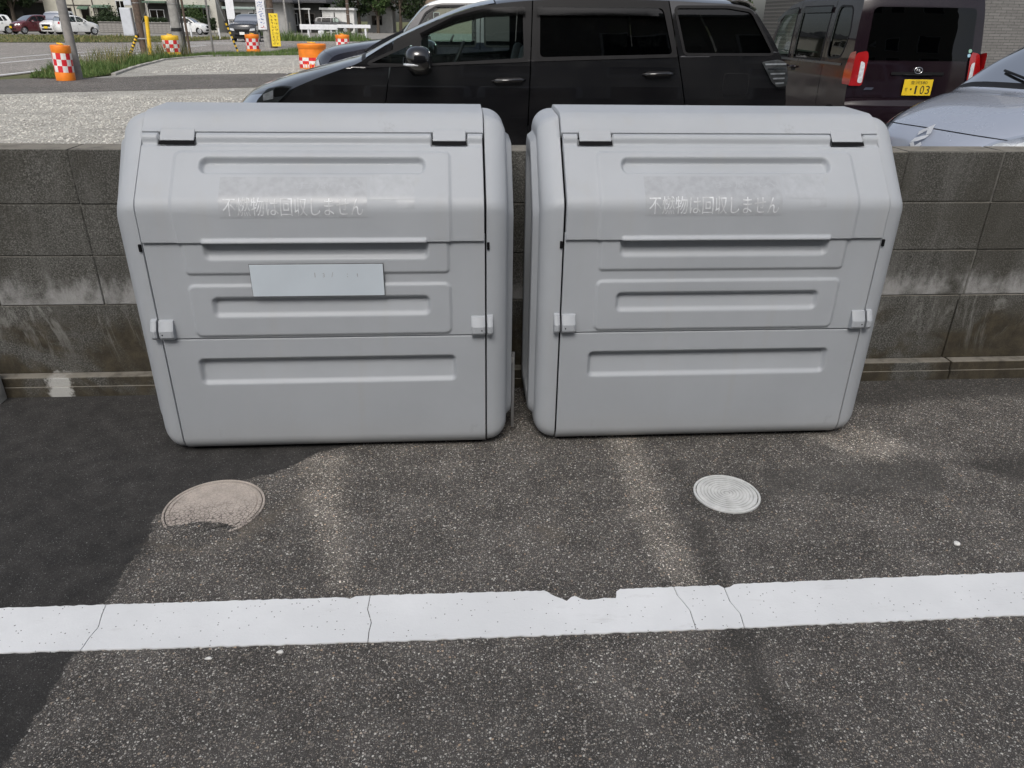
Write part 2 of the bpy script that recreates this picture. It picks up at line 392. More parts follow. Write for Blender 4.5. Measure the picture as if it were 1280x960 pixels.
setattr_f('sd_mud', np.minimum(poly_sd(XX, YY, [(.47, -1.04), (.62, -1.1), (.78, -1.02), (.92, -.83), (.88, -.78), (.76, -.95), (.6, -1.03)]), poly_sd(XX, YY, [(1.60, -1.0), (1.74, -.99), (1.76, -1.12), (1.63, -1.14)])+.03))
me.update(); tag(link(bpy.data.objects.new('parking_lot', me)), kind='structure')

# white bay line, thermoplastic sheet broken by hairline cracks
def jag(pts, amp, step=.02):
    out = []
    for a, b in zip(pts[:-1], pts[1:]):
        a, b = np.array(a), np.array(b); n = max(1, int(np.hypot(*(b-a))/step))
        for k in range(n):
            p = a+(b-a)*k/n; out.append((p[0]+random.uniform(-amp, amp)*.5, p[1]+random.uniform(-amp, amp)))
    out.append(tuple(pts[-1])); return out
top_edge = [(-3.5, -1.305), (.18, -1.308), (1.09, -1.318), (1.105, -1.326), (1.12, -1.314), (1.637, -1.322), (1.657, -1.338), (1.694, -1.366), (1.708, -1.352), (1.72, -1.349), (1.738, -1.36), (1.755, -1.366), (1.80, -1.360), (1.832, -1.362), (1.838, -1.336), (1.85, -1.327), (2.13, -1.328), (2.146, -1.343), (2.16, -1.338), (2.176, -1.325), (3.04, -1.321), (6.5, -1.318)]
bot_edge = [(-3.5, -1.462), (.265, -1.468), (1.17, -1.484), (2.08, -1.490), (2.92, -1.488), (6.5, -1.486)]
cr = [[(.451, -1.25), (.462, -1.35), (.470, -1.395), (.448, -1.55)], [(1.162, -1.25), (1.158, -1.37), (1.172, -1.42), (1.168, -1.55)], [(2.006, -1.25), (2.004, -1.36), (2.022, -1.42), (2.014, -1.55)], [(2.148, -1.25), (2.140, -1.39), (2.152, -1.44), (2.143, -1.55)]]
def edge_y(edge, x): return np.interp(x, [p[0] for p in edge], [p[1] for p in edge])
te = jag(top_edge, .0018, .012); be = jag(bot_edge, .0022, .012)
m = MB(); bounds = [None] + [jag(c, .004, .03) for c in cr] + [None]
for i in range(len(bounds)-1):
    Lb, Rb = bounds[i], bounds[i+1]
    lx = -3.5 if Lb is None else Lb[1][0]; rx = 6.5 if Rb is None else Rb[1][0]
    g = .0011
    def clipx(b, s):
        def at(y): return float(np.interp(-y, [-q[1] for q in b], [q[0] for q in b]))
        xm = b[len(b)//2][0]; yt, yb = float(edge_y(top_edge, xm))-.0005, float(edge_y(bot_edge, xm))+.0005
        return [(at(yt)+s*g, yt)]+[(x+s*g, y) for x, y in b if yb+.004 < y < yt-.004]+[(at(yb)+s*g, yb)]
    bx = lambda b, e: float(np.interp(-e, [-q[1] for q in b], [q[0] for q in b]))
    l1, r1 = (lx, rx) if True else (0, 0)
    lt = -9 if Lb is None else bx(Lb, -1.32); rt_ = 9 if Rb is None else bx(Rb, -1.32); lb_ = -9 if Lb is None else bx(Lb, -1.485); rb_ = 9 if Rb is None else bx(Rb, -1.485)
    tp = [p for p in te if lt+.004 < p[0] < rt_-.004]; bt = [p for p in be if lb_+.004 < p[0] < rb_-.004]
    loop = list(tp)
    loop += clipx(Rb, -1) if Rb else []
    loop += bt[::-1]
    loop += clipx(Lb, 1)[::-1] if Lb else []
    vs = [(x, y, .0035) for x, y in loop]; n = len(vs)
    tr = tessellate_polygon([[Vector(p) for p in vs]])
    m.add(vs, [t if (Vector(vs[t[1]])-Vector(vs[t[0]])).cross(Vector(vs[t[2]])-Vector(vs[t[0]])).z > 0 else t[::-1] for t in tr])
    m.add(vs+[(x, y, -.001) for x, y, _ in vs], [(k, k+n, (k+1) % n+n, (k+1) % n) for k in range(n)])
tag(m.build('bay_line', MATS['line_paint']), kind='structure')

# manhole covers
def cover_mat(name, col, dirt, ring):
    s = NT(name); o = s.obj(); P = s.pos()
    v = s.voro(o, 70, 'DISTANCE_TO_EDGE') ; nz = s.noise(o, 22, 5, .65); fn = s.noise(o, 160, 3, .6)
    wv = s.noise(s.mapping(o, (1, 1, 1)), 85, 2, .5, 2.5)
    vd = s.voro(s.mapping(o, (1, 1, 1)), 75, 'DISTANCE_TO_EDGE').outputs['Distance']
    gro = s.math('MAXIMUM', s.mr(s.math('ABSOLUTE', s.math('SUBTRACT', wv, .5)), .0, .04, 1, 0), s.mr(vd, .03, .10, 1, 0)) if not ring else s.mr(s.math('ABSOLUTE', s.math('SUBTRACT', wv, .5)), .0, .05, 1, 0)
    y = s.sep(o)[1]
    wear = s.mr(s.math('ADD', y, s.math('MULTIPLY', nz, .12)), -.02, .13, 1, .22) if not ring else .12
    c = s.mix(s.mr(nz, .3, .7), tuple(x*.86 for x in col), tuple(x*1.08 for x in col))
    c = s.mix(s.math('MULTIPLY', s.math('MULTIPLY', gro, wear), .85), c, dirt)
    c = s.mix(s.mr(fn, .6, .75, 0, .5), c, tuple(x*.5 for x in col))
    s.set(base=c, rough=.7); s.bump(s.math('SUBTRACT', fn, gro), .4, .002); return s.m
cover_mat('cover_pink', (.50, .44, .39), (.05, .042, .038), False)
cover_mat('cover_white', (.66, .67, .66), (.3, .3, .29), True)
simple('cover_groove', (.20, .195, .185), .9); simple('cover_groove2', (.40, .40, .39), .9, vary=.5, scale=25)
def manhole(loc, r, mat, label, rings, h=.006):
    t = thing('manhole_cover', label, 'manhole cover', loc)
    prof = [(r-.012, .0), (r-.010, h-.002), (r-.013, h)]
    rr = r-.022; prof2 = [(r-.0105, -.002), (r-.0105, h-.001), (r-.0125, h)]
    for k in range(rings):
        a = rr*(1-k/rings)
        prof2 += [(a, h), (a-.0012, h-.0022), (a-.0030, h-.0022), (a-.0042, h)]
    prof2 += [(0.0, h+.0008)]
    for k in range(rings if rings > 2 else 0):
        a = (r-.022)*(1-k/rings)-.0006; MB().annulus(a, a-.0016, h+.0004, 64).build('ring_groove', MATS['cover_groove2'], t)
    fr = MB().lathe([(r, -.003), (r, h-.001), (r-.0015, h+.0005), (r-.006, h+.0005), (r-.0075, h-.001), (r-.0075, -.003)], 72).build('frame_ring', mat, t, True, 40)
    MB().lathe(prof2, 72).build('lid_plate', mat, t, True, 30)
    MB().lathe([(r-.012, 0.0), (r-.012, .0008), (0, .0008)], 48).build('seat_ring', MATS['cover_groove'], t)
    return t
mh = manhole((.617, -.878, 0), .157, MATS['cover_pink'], 'pinkish round drain cover partly covered by asphalt, left of the white one', 1)
manhole((2.304, -.886, 0), .110, MATS['cover_white'], 'small white round cover with concentric rings in front of right bin', 8)
# asphalt smeared over the near edge of the pink cover
m = MB(); cx, cy = .60, -1.015
ctl = [(.455, -1.0), (.49, -.978), (.53, -.965), (.57, -.955), (.61, -.950), (.65, -.957), (.69, -.972), (.72, -.988), (.735, -1.01), (.71, -1.05), (.62, -1.08), (.52, -1.06), (.465, -1.03)]
cl = jag(ctl+[ctl[0]], .006, .008)[:-1]; n = len(cl)
zz = []
rows = []
for f, z in ((1.0, -.001), (.97, .0045), (.9, .0068), (.6, .0078), (.25, .008)):
    rows.append([(cx+(x-cx)*f, cy+(y-cy)*f, z*(1 if y > -1.0 else (.5 if f > .8 else 1))+random.uniform(-.0006, .0006)) for x, y in cl])
m.add([p for r in rows for p in r]+[(cx, cy, .010)], [((i)*n+k, i*n+(k+1) % n, (i+1)*n+(k+1) % n, (i+1)*n+k) for i in range(4) for k in range(n)]+[(4*n+k, 4*n+(k+1) % n, 5*n) for k in range(n)])
tag(m.build('asphalt_smear', MATS['asphalt_plain'], None, True), kind='structure')

# loose stones
simple('white_stone', (.78, .77, .74), .8, vary=.15, scale=60, bump=.5, bscale=200)
def pebble(x, y, r, label, flat_=.6, rz=0.0):
    bm = bmesh.new(); bmesh.ops.create_icosphere(bm, subdivisions=2, radius=1)
    for v in bm.verts:
        k = 1+.22*math.sin(v.co.x*3.1+r*900)+.16*math.sin(v.co.y*4.3+r*500); v.co = Vector((v.co.x*k*1.25, v.co.y*k*.85, v.co.z*flat_))*r
    me = bpy.data.meshes.new('pebble'); bm.to_mesh(me); bm.free(); me.materials.append(MATS['white_stone'])
    o = link(bpy.data.objects.new('pebble', me)); o.location = (x, y, r*flat_*.9); o.rotation_euler = (0, 0, rz); tag(o, label, 'pebble')
pebble(2.924, -1.187, .0095, 'white pebble lying alone on the asphalt at right above the line', rz=-.5)
pebble(.784, -1.516, .006, 'tiny white chip just below the white line at left')
pebble(.955, -1.505, .0065, 'white chip of stone below the white line, right of the tiny one')

# ================================================================== BLOCK WALL
WT = .983; WTH = .15
wall = thing('block_wall', 'low grey concrete block wall with stained footing behind the grey bins', 'wall', (0, 0, 0))
m = MB()
def rough_block(L, H, D, seed):
    bm = bmesh.new(); bmesh.ops.create_cube(bm, size=1)
    for q in bm.verts: q.co = (q.co.x*L, q.co.y*D, q.co.z*H)
    bmesh.ops.bevel(bm, geom=bm.edges[:], offset=.003, segments=1, affect='EDGES')
    rr = random.Random(seed)
    for q in bm.verts: q.co += Vector((rr.uniform(-1, 1), rr.uniform(-1, 1), rr.uniform(-1, 1)))*.0012
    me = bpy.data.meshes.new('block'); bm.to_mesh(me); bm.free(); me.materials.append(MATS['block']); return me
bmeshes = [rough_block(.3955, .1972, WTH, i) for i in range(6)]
for c in range(3):
    for k in range(-12, 22):
        o = link(bpy.data.objects.new('block', random.choice(bmeshes)), wall)
        o.location = (k*.4+.2+.002*random.uniform(-1, 1), WTH/2+random.uniform(-.002, .0015), WT-.1-.2*c)
m = MB().box((-4.8, .0055, .36), (8.8, WTH-.006, WT-.006)); m.build('mortar_core', MATS['mortar'], wall)
m = MB()
for xa, xb in ((-4.8, -1.003), (-.997, 3.582), (3.588, 8.8)):   # cast footing, with two cold joints
    m.box((xa, .001, .085), (xb, WTH-.002, .381), .003)
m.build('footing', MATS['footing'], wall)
m = MB()
for xa, xb in ((-4.8, -2.403), (-2.397, 3.602), (3.608, 8.8)):
    m.box((xa, -.045, -.02), (xb, WTH+.03, .0845), .006)
    m.box((xa, -.052, -.02), (xb, -.0445, .045), .003)
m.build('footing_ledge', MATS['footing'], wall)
simple('pale_concrete', (.48, .485, .465), .9, vary=.25, scale=25, bump=.5, bscale=120)
m = MB(); pr = [(-.115, 0), (-.115, .13), (-.09, .165), (-.065, .165), (-.056, .15), (-.056, 0)]
n = len(pr); vs = [(-.80, y, z) for y, z in pr]+[(-.452, y, z) for y, z in pr]
m.add(vs, [(k, k+n, (k+1) % n+n, (k+1) % n) for k in range(n)]+[tuple(range(n)), tuple(range(2*n-1, n-1, -1))])
tag(m.build('concrete_stop', MATS['pale_concrete']), 'pale concrete block end at the left foot of the wall', 'kerb block')

# ================================================================== BINS
PL = MATS['bin_plastic']
FZ, CR, SL = .905, .055, math.atan2(.21, .2)      # crease height, crease radius, slope angle of the lid
_pts = []
def _profile():
    """front profile, (y back, z up), from the lower rounding up over the lid and the top to the back"""
    P = []
    r = .055; z0 = .014
    for k in range(9):
        a = math.pi/2*k/8; P.append((r-r*math.sin(a), z0+r-r*math.cos(a)))
    P += [(0, z) for z in np.linspace(z0+r, FZ-.03, 40)[1:]]
    # crease
    th = math.pi/2-SL
    for k in range(1, 9):
        a = th*k/8; P.append((CR-CR*math.cos(a), FZ-.03+CR*math.sin(a)))
    y, z = P[-1]; d = (math.cos(SL), math.sin(SL)); Ls = .30
    P += [(y+d[0]*t, z+d[1]*t) for t in np.linspace(0, Ls-.012, 16)[1:]]
    y, z = P[-1]; r2 = .06
    for k in range(1, 9):                           # turn from the slope to the flat top
        a = SL*(1-k/8); P.append((y+r2*(math.sin(SL)-math.sin(a)), z+r2*(math.cos(a)-math.cos(SL))))
    y, z = P[-1]
    P += [(t, z+.006*(t-y)/.2) for t in np.linspace(y, .43, 8)[1:]]
    y, z = P[-1]
    for k in range(1, 9):
        a = math.pi/2*k/8; P.append((y+.05*math.sin(a), z-.05*(1-math.cos(a))))
    return np.array(P)
PF = _profile(); AL = np.concatenate([[0], np.cumsum(np.hypot(*np.diff(PF, axis=0).T))])
TG = np.gradient(PF, AL, axis=0); TG /= np.linalg.norm(TG, axis=1)[:, None]
def pmap(x, s, off):
    y = np.interp(s, AL, PF[:, 0]); z = np.interp(s, AL, PF[:, 1]); ty = np.interp(s, AL, TG[:, 0]); tz = np.interp(s, AL, TG[:, 1])
    L = np.hypot(ty, tz); return np.stack([np.broadcast_to(x, np.shape(s)) + 0*s, y-tz/L*off, z+ty/L*off], -1)
def s_of_z(z): # arc length on the front below the top
    k = int(np.argmax(PF[:, 1])); return float(np.interp(z, PF[:k, 1], AL[:k]))
def rrect(X, Sg, x0, x1, s0, s1, r):
    qx = np.abs(X-(x0+x1)/2)-((x1-x0)/2-r); qy = np.abs(Sg-(s0+s1)/2)-((s1-s0)/2-r)
    return np.hypot(np.maximum(qx, 0), np.maximum(qy, 0))+np.minimum(np.maximum(qx, qy), 0)-r
def sst(a, b, t):
    t = np.clip((t-a)/(b-a), 0, 1); return t*t*(3-2*t)
def panel(name, x0, x1, s0, s1, off, hfun, parent, step=.0045, skirt=.014):
    nx_ = int((x1-x0)/step); ns = max(4, int((s1-s0)/step))
    xs_ = np.concatenate([[x0, x0, x0+.0012], np.linspace(x0+.003, x1-.003, nx_), [x1-.0012, x1, x1]])
    ss_ = np.concatenate([[s0, s0, s0+.0012], np.linspace(s0+.003, s1-.003, ns), [s1-.0012, s1, s1]])
    Xg, Sg = np.meshgrid(xs_, ss_, indexing='ij'); H = hfun(Xg, Sg)+off
    ex = np.zeros(len(xs_)); ex[[0, -1]] = skirt; ex[[1, -2]] = .0012
    es = np.zeros(len(ss_)); es[[0, -1]] = skirt; es[[1, -2]] = .0012
    H = H-np.maximum(ex[:, None], es[None, :])
    P = pmap(Xg, Sg, H); n_, m_ = Xg.shape
    me = bpy.data.meshes.new(name); idx = np.arange(n_*m_).reshape(n_, m_)
    fs = np.stack([idx[:-1, :-1], idx[1:, :-1], idx[1:, 1:], idx[:-1, 1:]], -1).reshape(-1, 4)
    me.from_pydata(P.reshape(-1, 3).tolist(), [], fs.tolist()); me.materials.append(PL)
    me.polygons.foreach_set('use_smooth', [True]*len(me.polygons)); me.update()
    return link(bpy.data.objects.new(name, me), parent)
def slot(X, Sg, x0, x1, s0, s1, depth, r=.014, w_=.007, low=.45):
    d = rrect(X, Sg, x0, x1, s0, s1, r); t = np.clip((Sg-s0)/(s1-s0), 0, 1)
    return -depth*(low+(1-low)*t)*sst(w_, -w_, d)
def raised(X, Sg, x0, x1, s0, s1, hgt, r=.02, w_=.004):
    return hgt*sst(w_, -w_, rrect(X, Sg, x0, x1, s0, s1, r))
sz = s_of_z
S_SEAM, S_LID, S_H = sz(.452), sz(.783), sz(1.083)
def bin_outline():
    P = [tuple(q) for q in PF]; yb = P[-1][0]
    P += [(yb, z) for z in np.linspace(P[-1][1], .069, 22)[1:]]
    for k in range(1, 9):
        a = math.pi/2*k/8; P.append((yb-.055+.055*math.cos(a), .069-.055*math.sin(a)))
    P += [(t, .014) for t in np.linspace(yb-.055, .055, 12)[1:-1]]
    return np.array(P)
OUT = bin_outline(); BC = np.array([(OUT[:, 0].min()+OUT[:, 0].max())/2, (OUT[:, 1].min()+OUT[:, 1].max())/2]); BH = np.array([np.ptp(OUT[:, 0])/2, np.ptp(OUT[:, 1])/2])
def ring(inset): return BC+(OUT-BC)*((BH-inset)/BH)

def make_bin(loc, rz, label):
    t = thing('trash_bin', label, 'trash bin', loc, rz, 'grey plastic trash bins by the block wall')
    # inner shell, its black paints in the shade of the seams
    m = MB(); n = len(OUT); o2 = ring(.042)
    m.add([(-.56, y, z) for y, z in o2]+[(.56, y, z) for y, z in o2], [(k, (k+1) % n, (k+1) % n+n, k+n) for k in range(n)])
    m.build('inner_shell', MATS['bin_dark'], t)
    # lower panel, middle panel, lid
    def hl(X, Sg): return slot(X, Sg, -.432, .432, sz(.287), sz(.373), .026)
    panel('lower_panel', -.539, .539, .02, S_SEAM-.002, .004, hl, t)
    def hm(X, Sg):
        h = raised(X, Sg, -.424, .424, sz(.463), sz(.640), .007)+raised(X, Sg, -.42, .42, sz(.678), sz(.85), .007, .012)
        return h+slot(X, Sg, -.35, .35, sz(.536), sz(.594), .022)+slot(X, Sg, -.35, .35, sz(.731), sz(.83), .026)
    panel('middle_panel', -.539, .539, S_SEAM+.002, S_LID+.02, .004, hm, t)
    def hlid(X, Sg):
        h = raised(X, Sg, -.43, .43, S_LID-.1, sz(1.03), .005, .02, .006)
        h = h+slot(X, Sg, -.348, .348, sz(.974), sz(1.011), .024, .02, .006, .6)
        h = h+.010*sst(.004, -.004, rrect(X, Sg, -.352, .352, S_LID-.01, S_LID+.010, .004))
        h = h+.007*np.sin(np.clip((Sg-(S_H-.032))/.032, 0, 1)*math.pi)-.006*np.exp(-((Sg-(S_H-.040))/.008)**2)
        for s_ in (-1, 1):
            h = h-.030*sst(.001, -.001, rrect(X, Sg, min(s_*.373, s_*.487), max(s_*.373, s_*.487), S_H-.046, S_H+.1, .001))
        return h
    lid = panel('lid', -.537, .537, S_LID, S_H-.003, .014, hlid, t, step=.004, skirt=.03)
    for s_ in (-1, 1):   # black sheets that paint the shade in the hinge openings under the tabs
        m = MB(); q = pmap(np.array([s_*.374, s_*.486, s_*.486, s_*.374]), np.array([S_H-.046]*2+[S_H-.026]*2), np.array([.0145, .0145, .0135, .0135]))
        m.add(q, [(0, 1, 2, 3)]); m.build('hinge_shade', MATS['bin_dark'], lid)
    # top cap with its two hinge tabs
    s_end = AL[-1]-.012
    def hc(X, Sg): return .003*np.exp(-((Sg-S_H)/.01)**2)
    cap = panel('top_cap', -.541, .541, S_H+.0025, s_end, .012, hc, t, step=.01, skirt=.03)
    for s_ in (-1, 1):
        a, b = sorted((s_*.377, s_*.483))
        panel('hinge_tab', a, b, S_H-.031, S_H+.012, .0135, lambda X, Sg: 0*X+.0025, cap, step=.006, skirt=.004)
    # rounded end frames with a raised side panel
    for s_ in (-1, 1):
        m = MB(); rows = [(.5445, .03, 0), (.5445, .002, 0), (.5460, 0, 0)]
        for k in range(1, 9):
            a = math.pi/2*k/8; rows.append((.548+.070*math.sin(a), .058*(1-math.cos(a)), 0))
        rows += [(.6182, .066, 0), (.6190, .070, 0), (.6360, .082, 0), (.6382, .090, 0), (.6382, .125, 0), (.6370, .130, 0), (.6200, .142, 0), (.6190, .152, 0), (.6190, .20, 0)]
        vs = []; n = len(OUT)
        for x, ins, _ in rows: vs += [(s_*x, y, z) for y, z in ring(ins)]
        fs = []
        for i in range(len(rows)-1):
            for k in range(n):
                f = (i*n+k, i*n+(k+1) % n, (i+1)*n+(k+1) % n, (i+1)*n+k); fs.append(f if s_ < 0 else f[::-1])
        last = tuple((len(rows)-1)*n+k for k in range(n)); fs.append(last if s_ < 0 else last[::-1])
        m.add(vs, fs); fr = m.build('end_frame', PL, t, True, 50)
        # small pivot notch beside the lid, and latch keepers
        MB().box((s_*.5455 if s_ > 0 else s_*.5545, -.006, .752), (s_*.5545 if s_ > 0 else s_*.5455, .01, .776), .002).build('pivot_notch', MATS['bin_dark'], fr)
        # latch: a wedge on the panel and one on the frame, split by the seam
        def wedge(xa, xb):
            mm = MB(); xa, xb = sorted((xa, xb))
            pr = [(.004, .455), (-.020, .459), (-.026, .468), (-.026, .490), (-.010, .520), (.004, .526)]
            k_ = len(pr); c = .006
            va = [(xa, y, z) for y, z in pr]; vb = [(xa+c, y*1.12-.001, z) for y, z in pr]; vc = [(xb-c, y*1.12-.001, z) for y, z in pr]; vd = [(xb, y, z) for y, z in pr]
            mm.add(va+vb+vc+vd, [(j*k_+i, j*k_+(i+1) % k_, (j+1)*k_+(i+1) % k_, (j+1)*k_+i) for j in range(3) for i in range(k_)]+[tuple(range(k_)), tuple(range(4*k_-1, 3*k_-1, -1))])
            return mm
        la = wedge(s_*.492, s_*.5385).build('latch', PL, t, True, 25)
        MB().lathe([(.0022, -.001), (.0022, .001), (0, .001)], 8, 'Y', (s_*.527, -.0305, .478)).build('latch_pin', MATS['bin_dark'], la)
        wedge(s_*.5460, s_*.565).build('latch_keeper', PL, t, True, 25)
    for sx in (-1, 1):
        for yy in (.08, .40):
            MB().box((sx*.48-.05, yy-.035, 0), (sx*.48+.05, yy+.035, .05), .004).build('foot', MATS['bin_dark'], t)
    return t, lid

simple('sticker_film', (.345, .362, .385), .38, vary=.08, scale=40)
simple('sticker_old', (.375, .395, .42), .40, vary=.06, scale=40)
simple('sticker_text', (.55, .57, .59), .5, vary=.25, scale=45)
simple('plate_white', (.54, .60, .655), .35, vary=.03)
simple('plate_edge', (.06, .06, .06), .5)
simple('ink_grey', (.33, .34, .36), .6)
def text_mesh(body, size, extr=.0):
    cu = bpy.data.curves.new('txt', 'FONT'); cu.body = body; cu.size = size; cu.extrude = extr; cu.resolution_u = 4
    o = bpy.data.objects.new('txt', cu); C.objects.link(o); dg = bpy.context.evaluated_depsgraph_get(); dg.update()
    me = bpy.data.meshes.new_from_object(o.evaluated_get(dg)); bpy.data.objects.remove(o); bpy.data.curves.remove(cu); return me
def text_obj(name, body, mat, width, height, fn, parent, thick=.0):
    """text fitted into width x height and laid on a surface: fn(u, v) -> point, u in 0..1 along, v in 0..1 up"""
    me = text_mesh(body, 1.0)
    if len(body) > 6:                   # long lettering runs over the crease: cut it so that it follows
        bm = bmesh.new(); bm.from_mesh(me); ya = min(v.co.y for v in bm.verts); yb = max(v.co.y for v in bm.verts)
        for k in range(1, 12): bmesh.ops.bisect_plane(bm, geom=bm.verts[:]+bm.edges[:]+bm.faces[:], plane_co=(0, ya+(yb-ya)*k/12, 0), plane_no=(0, 1, 0))
        bm.to_mesh(me); bm.free()
    co = np.array([v.co[:] for v in me.vertices])
    lo, hi = co.min(0), co.max(0); u = (co[:, 0]-lo[0])/(hi[0]-lo[0]); v = (co[:, 1]-lo[1])/(hi[1]-lo[1])
    for q, a, b in zip(me.vertices, u, v): q.co = Vector(fn(a, b))
    me.materials.clear(); me.materials.append(mat); me.name = name; me.update()
    return link(bpy.data.objects.new(name, me), parent)
def lid_patch(name, x0, x1, s0, s1, off, mat, parent):
    xs_ = np.linspace(x0, x1, 3); ss_ = np.linspace(s0, s1, 14); m = MB()
    m.grid([[tuple(pmap(np.array([x]), np.array([s]), np.array([off]))[0]) for s in ss_] for x in xs_]); return m.build(name, mat, parent, True)
BASE = .014+.005
def sticker(lid, gone):
    st = lid_patch('notice_sticker', -.284, .17, sz(.862), sz(.962), BASE+.0006, MATS['sticker_film'], lid)
    lid_patch('sticker_remnant', .18, .318, sz(.905), sz(.968), BASE+.0006, MATS['sticker_old'], lid)
    lid_patch('sticker_remnant', .262, .318, sz(.886), sz(.905)-.001, BASE+.0006, MATS['sticker_old'], lid)
    s0, s1 = sz(.868), sz(.905)+.006
    text_obj('lettering', '不燃物は回収しません', MATS['sticker_text'], 1, 1, lambda u, v: pmap(np.array([-.272+.43*u]), np.array([s0+(s1-s0)*v]), np.array([BASE+.0012]))[0], st)
    a0, a1 = sz(.93), sz(.948)
    text_obj('lettering', gone, MATS['sticker_old'], 1, 1, lambda u, v: pmap(np.array([-.05+.2*u]), np.array([a0+(a1-a0)*v]), np.array([BASE+.0011]))[0], st)
binL, lidL = make_bin((.965, -.540, 0), 0.0, 'left grey plastic bin with a blank white plate on its front')
sticker(lidL, 'お願い')
binR, lidR = make_bin((2.306, -.532, 0), 0.0, 'right grey plastic bin without a white plate, in front of block wall')
sticker(lidR, 'お願い')
# blank white sheet plate on the left bin
MB().box((-.2195, -.0165, .603), (.2085, -.0125, .713), .0008).build('name_plate', MATS['plate_edge'], binL)
np_ = MB().box((-.218, -.0178, .6045), (.207, -.0164, .7115), .0006).build('plate_face', MATS['plate_white'], binL)
for (u0, tx, sz_) in ((-.014, '1', .016), (.012, '3', .014), (.040, '/', .017), (.09, ':', .012), (.122, "'", .012)):
    text_obj('mark', tx, MATS['ink_grey'], 1, 1, lambda u, v: (u0+(.0025 if tx in "1':" else .006)*u, -.0180, .668+sz_*v), np_)
# thin drop rod on the end of the left bin
rod = MB().tube([(.645, .10, .03), (.645, .10, .34)], .006, 8)
rod.box((.618, .09, .30), (.648, .11, .32)).build('drop_rod', simple('zinc', (.5, .5, .5), .35, metal=.9), binL)

# ================================================================== CARS
simple('trim_black', (.010, .010, .011), .5, spec=.2); simple('lamp_grey', (.16, .165, .17), .2, metal=.5, vary=.3, scale=25)
simple('rubber', (.018, .018, .018), .8, bump=.3, bscale=60)
simple('cabin', (.03, .03, .032), .8)
simple('seat_cloth', (.055, .055, .06), .9)
simple('chrome', (.75, .76, .78), .12, metal=1.0, vary=.03)
simple('alloy', (.45, .46, .48), .3, metal=.8)
simple('lamp_red', (.33, .008, .010), .12, vary=.15, coat=1.0)
simple('lamp_white', (.55, .57, .60), .12, vary=.2, scale=30, coat=1.0)
simple('lamp_amber', (.6, .25, .04), .2, coat=1.0)
simple('plate_yellow', (.72, .50, .02), .45, vary=.05)
simple('ink_black', (.015, .015, .015), .6)
simple('plate_pale', (.72, .72, .70), .45, vary=.05)
glass_mat('glass_clear', (.74, .84, .80)); glass_mat('glass_tint', (.055, .06, .06)); glass_mat('glass_smoke', (.16, .16, .16), .08); glass_mat('glass_lens', (.85, .87, .88))

def catmull(pts, per=6):
    P = [np.array(p, float) for p in pts]; P = [2*P[0]-P[1]]+P+[2*P[-1]-P[-2]]; out = []; par = []
    for i in range(1, len(P)-2):
        for k in range(per):
            t = k/per; a, b, c, d = P[i-1:i+3]
            out.append(.5*((2*b)+(-a+c)*t+(2*a-5*b+4*c-d)*t*t+(-a+3*b-3*c+d)*t**3)); par.append(i-1+t)
    out.append(P[-2]); par.append(len(pts)-1)
    return np.array(out), np.array(par)
def offset_poly(poly, d):
    P = np.array(poly, float); n = len(P); area = .5*sum(P[i][0]*P[(i+1) % n][1]-P[(i+1) % n][0]*P[i][1] for i in range(n)); sg = 1 if area > 0 else -1
    out = []
    for i in range(n):
        a = P[i]-P[i-1]; b = P[(i+1) % n]-P[i]; a = a/np.hypot(*a); b = b/np.hypot(*b)
        na = np.array([a[1], -a[0]])*sg; nb = np.array([b[1], -b[0]])*sg; nn = na+nb; nn = nn/max(.5, nn@nn/2) if nn@nn > 1e-9 else na
        out.append(P[i]+nn*d)
    return [tuple(p) for p in out]
def round_poly(poly, r, k=4):
    P = [np.array(p, float) for p in poly]; n = len(P); out = []
    for i in range(n):
        a = P[i-1]-P[i]; b = P[(i+1) % n]-P[i]; la, lb = np.hypot(*a), np.hypot(*b); q = min(r, .45*la, .45*lb)
        p0 = P[i]+a/la*q; p2 = P[i]+b/lb*q
        for j in range(k+1):
            t = j/k; out.append(tuple((1-t)**2*p0+2*t*(1-t)*P[i]+t*t*p2))
    return out

def fill(loops, step, cuts=()):
    """2D loops (outer first, then holes) -> bmesh cut by a grid; seams (two points, gap) are cut out"""
    pts = [Vector((p[0], p[1], 0)) for L in loops for p in L]
    tr = tessellate_polygon([[Vector((p[0], p[1], 0)) for p in L] for L in loops])
    bm = bmesh.new(); vs = [bm.verts.new(p) for p in pts]
    for t in tr:
        if len(set(t)) == 3:
            try: bm.faces.new([vs[i] for i in t])
            except ValueError: pass
    lo = [min(p[i] for p in pts) for i in (0, 1)]; hi = [max(p[i] for p in pts) for i in (0, 1)]
    for ax in (0, 1):
        st = step if ax == 0 else step*.6
        k = lo[ax]+st
        while k < hi[ax]-1e-4:
            no = Vector((1, 0, 0)) if ax == 0 else Vector((0, 1, 0))
            bmesh.ops.bisect_plane(bm, geom=bm.verts[:]+bm.edges[:]+bm.faces[:], plane_co=no*k, plane_no=no); k += st
    for (a, b, gap) in cuts:
        a, b = Vector((a[0], a[1], 0)), Vector((b[0], b[1], 0)); d = (b-a).normalized(); no = Vector((d.y, -d.x, 0))
        for s_ in (-1, 1): bmesh.ops.bisect_plane(bm, geom=bm.verts[:]+bm.edges[:]+bm.faces[:], plane_co=a+no*gap*.5*s_, plane_no=no)
        kill = [f for f in bm.faces if abs((f.calc_center_median()-a).dot(no)) < gap*.5]
        bmesh.ops.delete(bm, geom=kill, context='FACES')
    bmesh.ops.triangulate(bm, faces=[f for f in bm.faces if len(f.verts) > 4])
    return bm
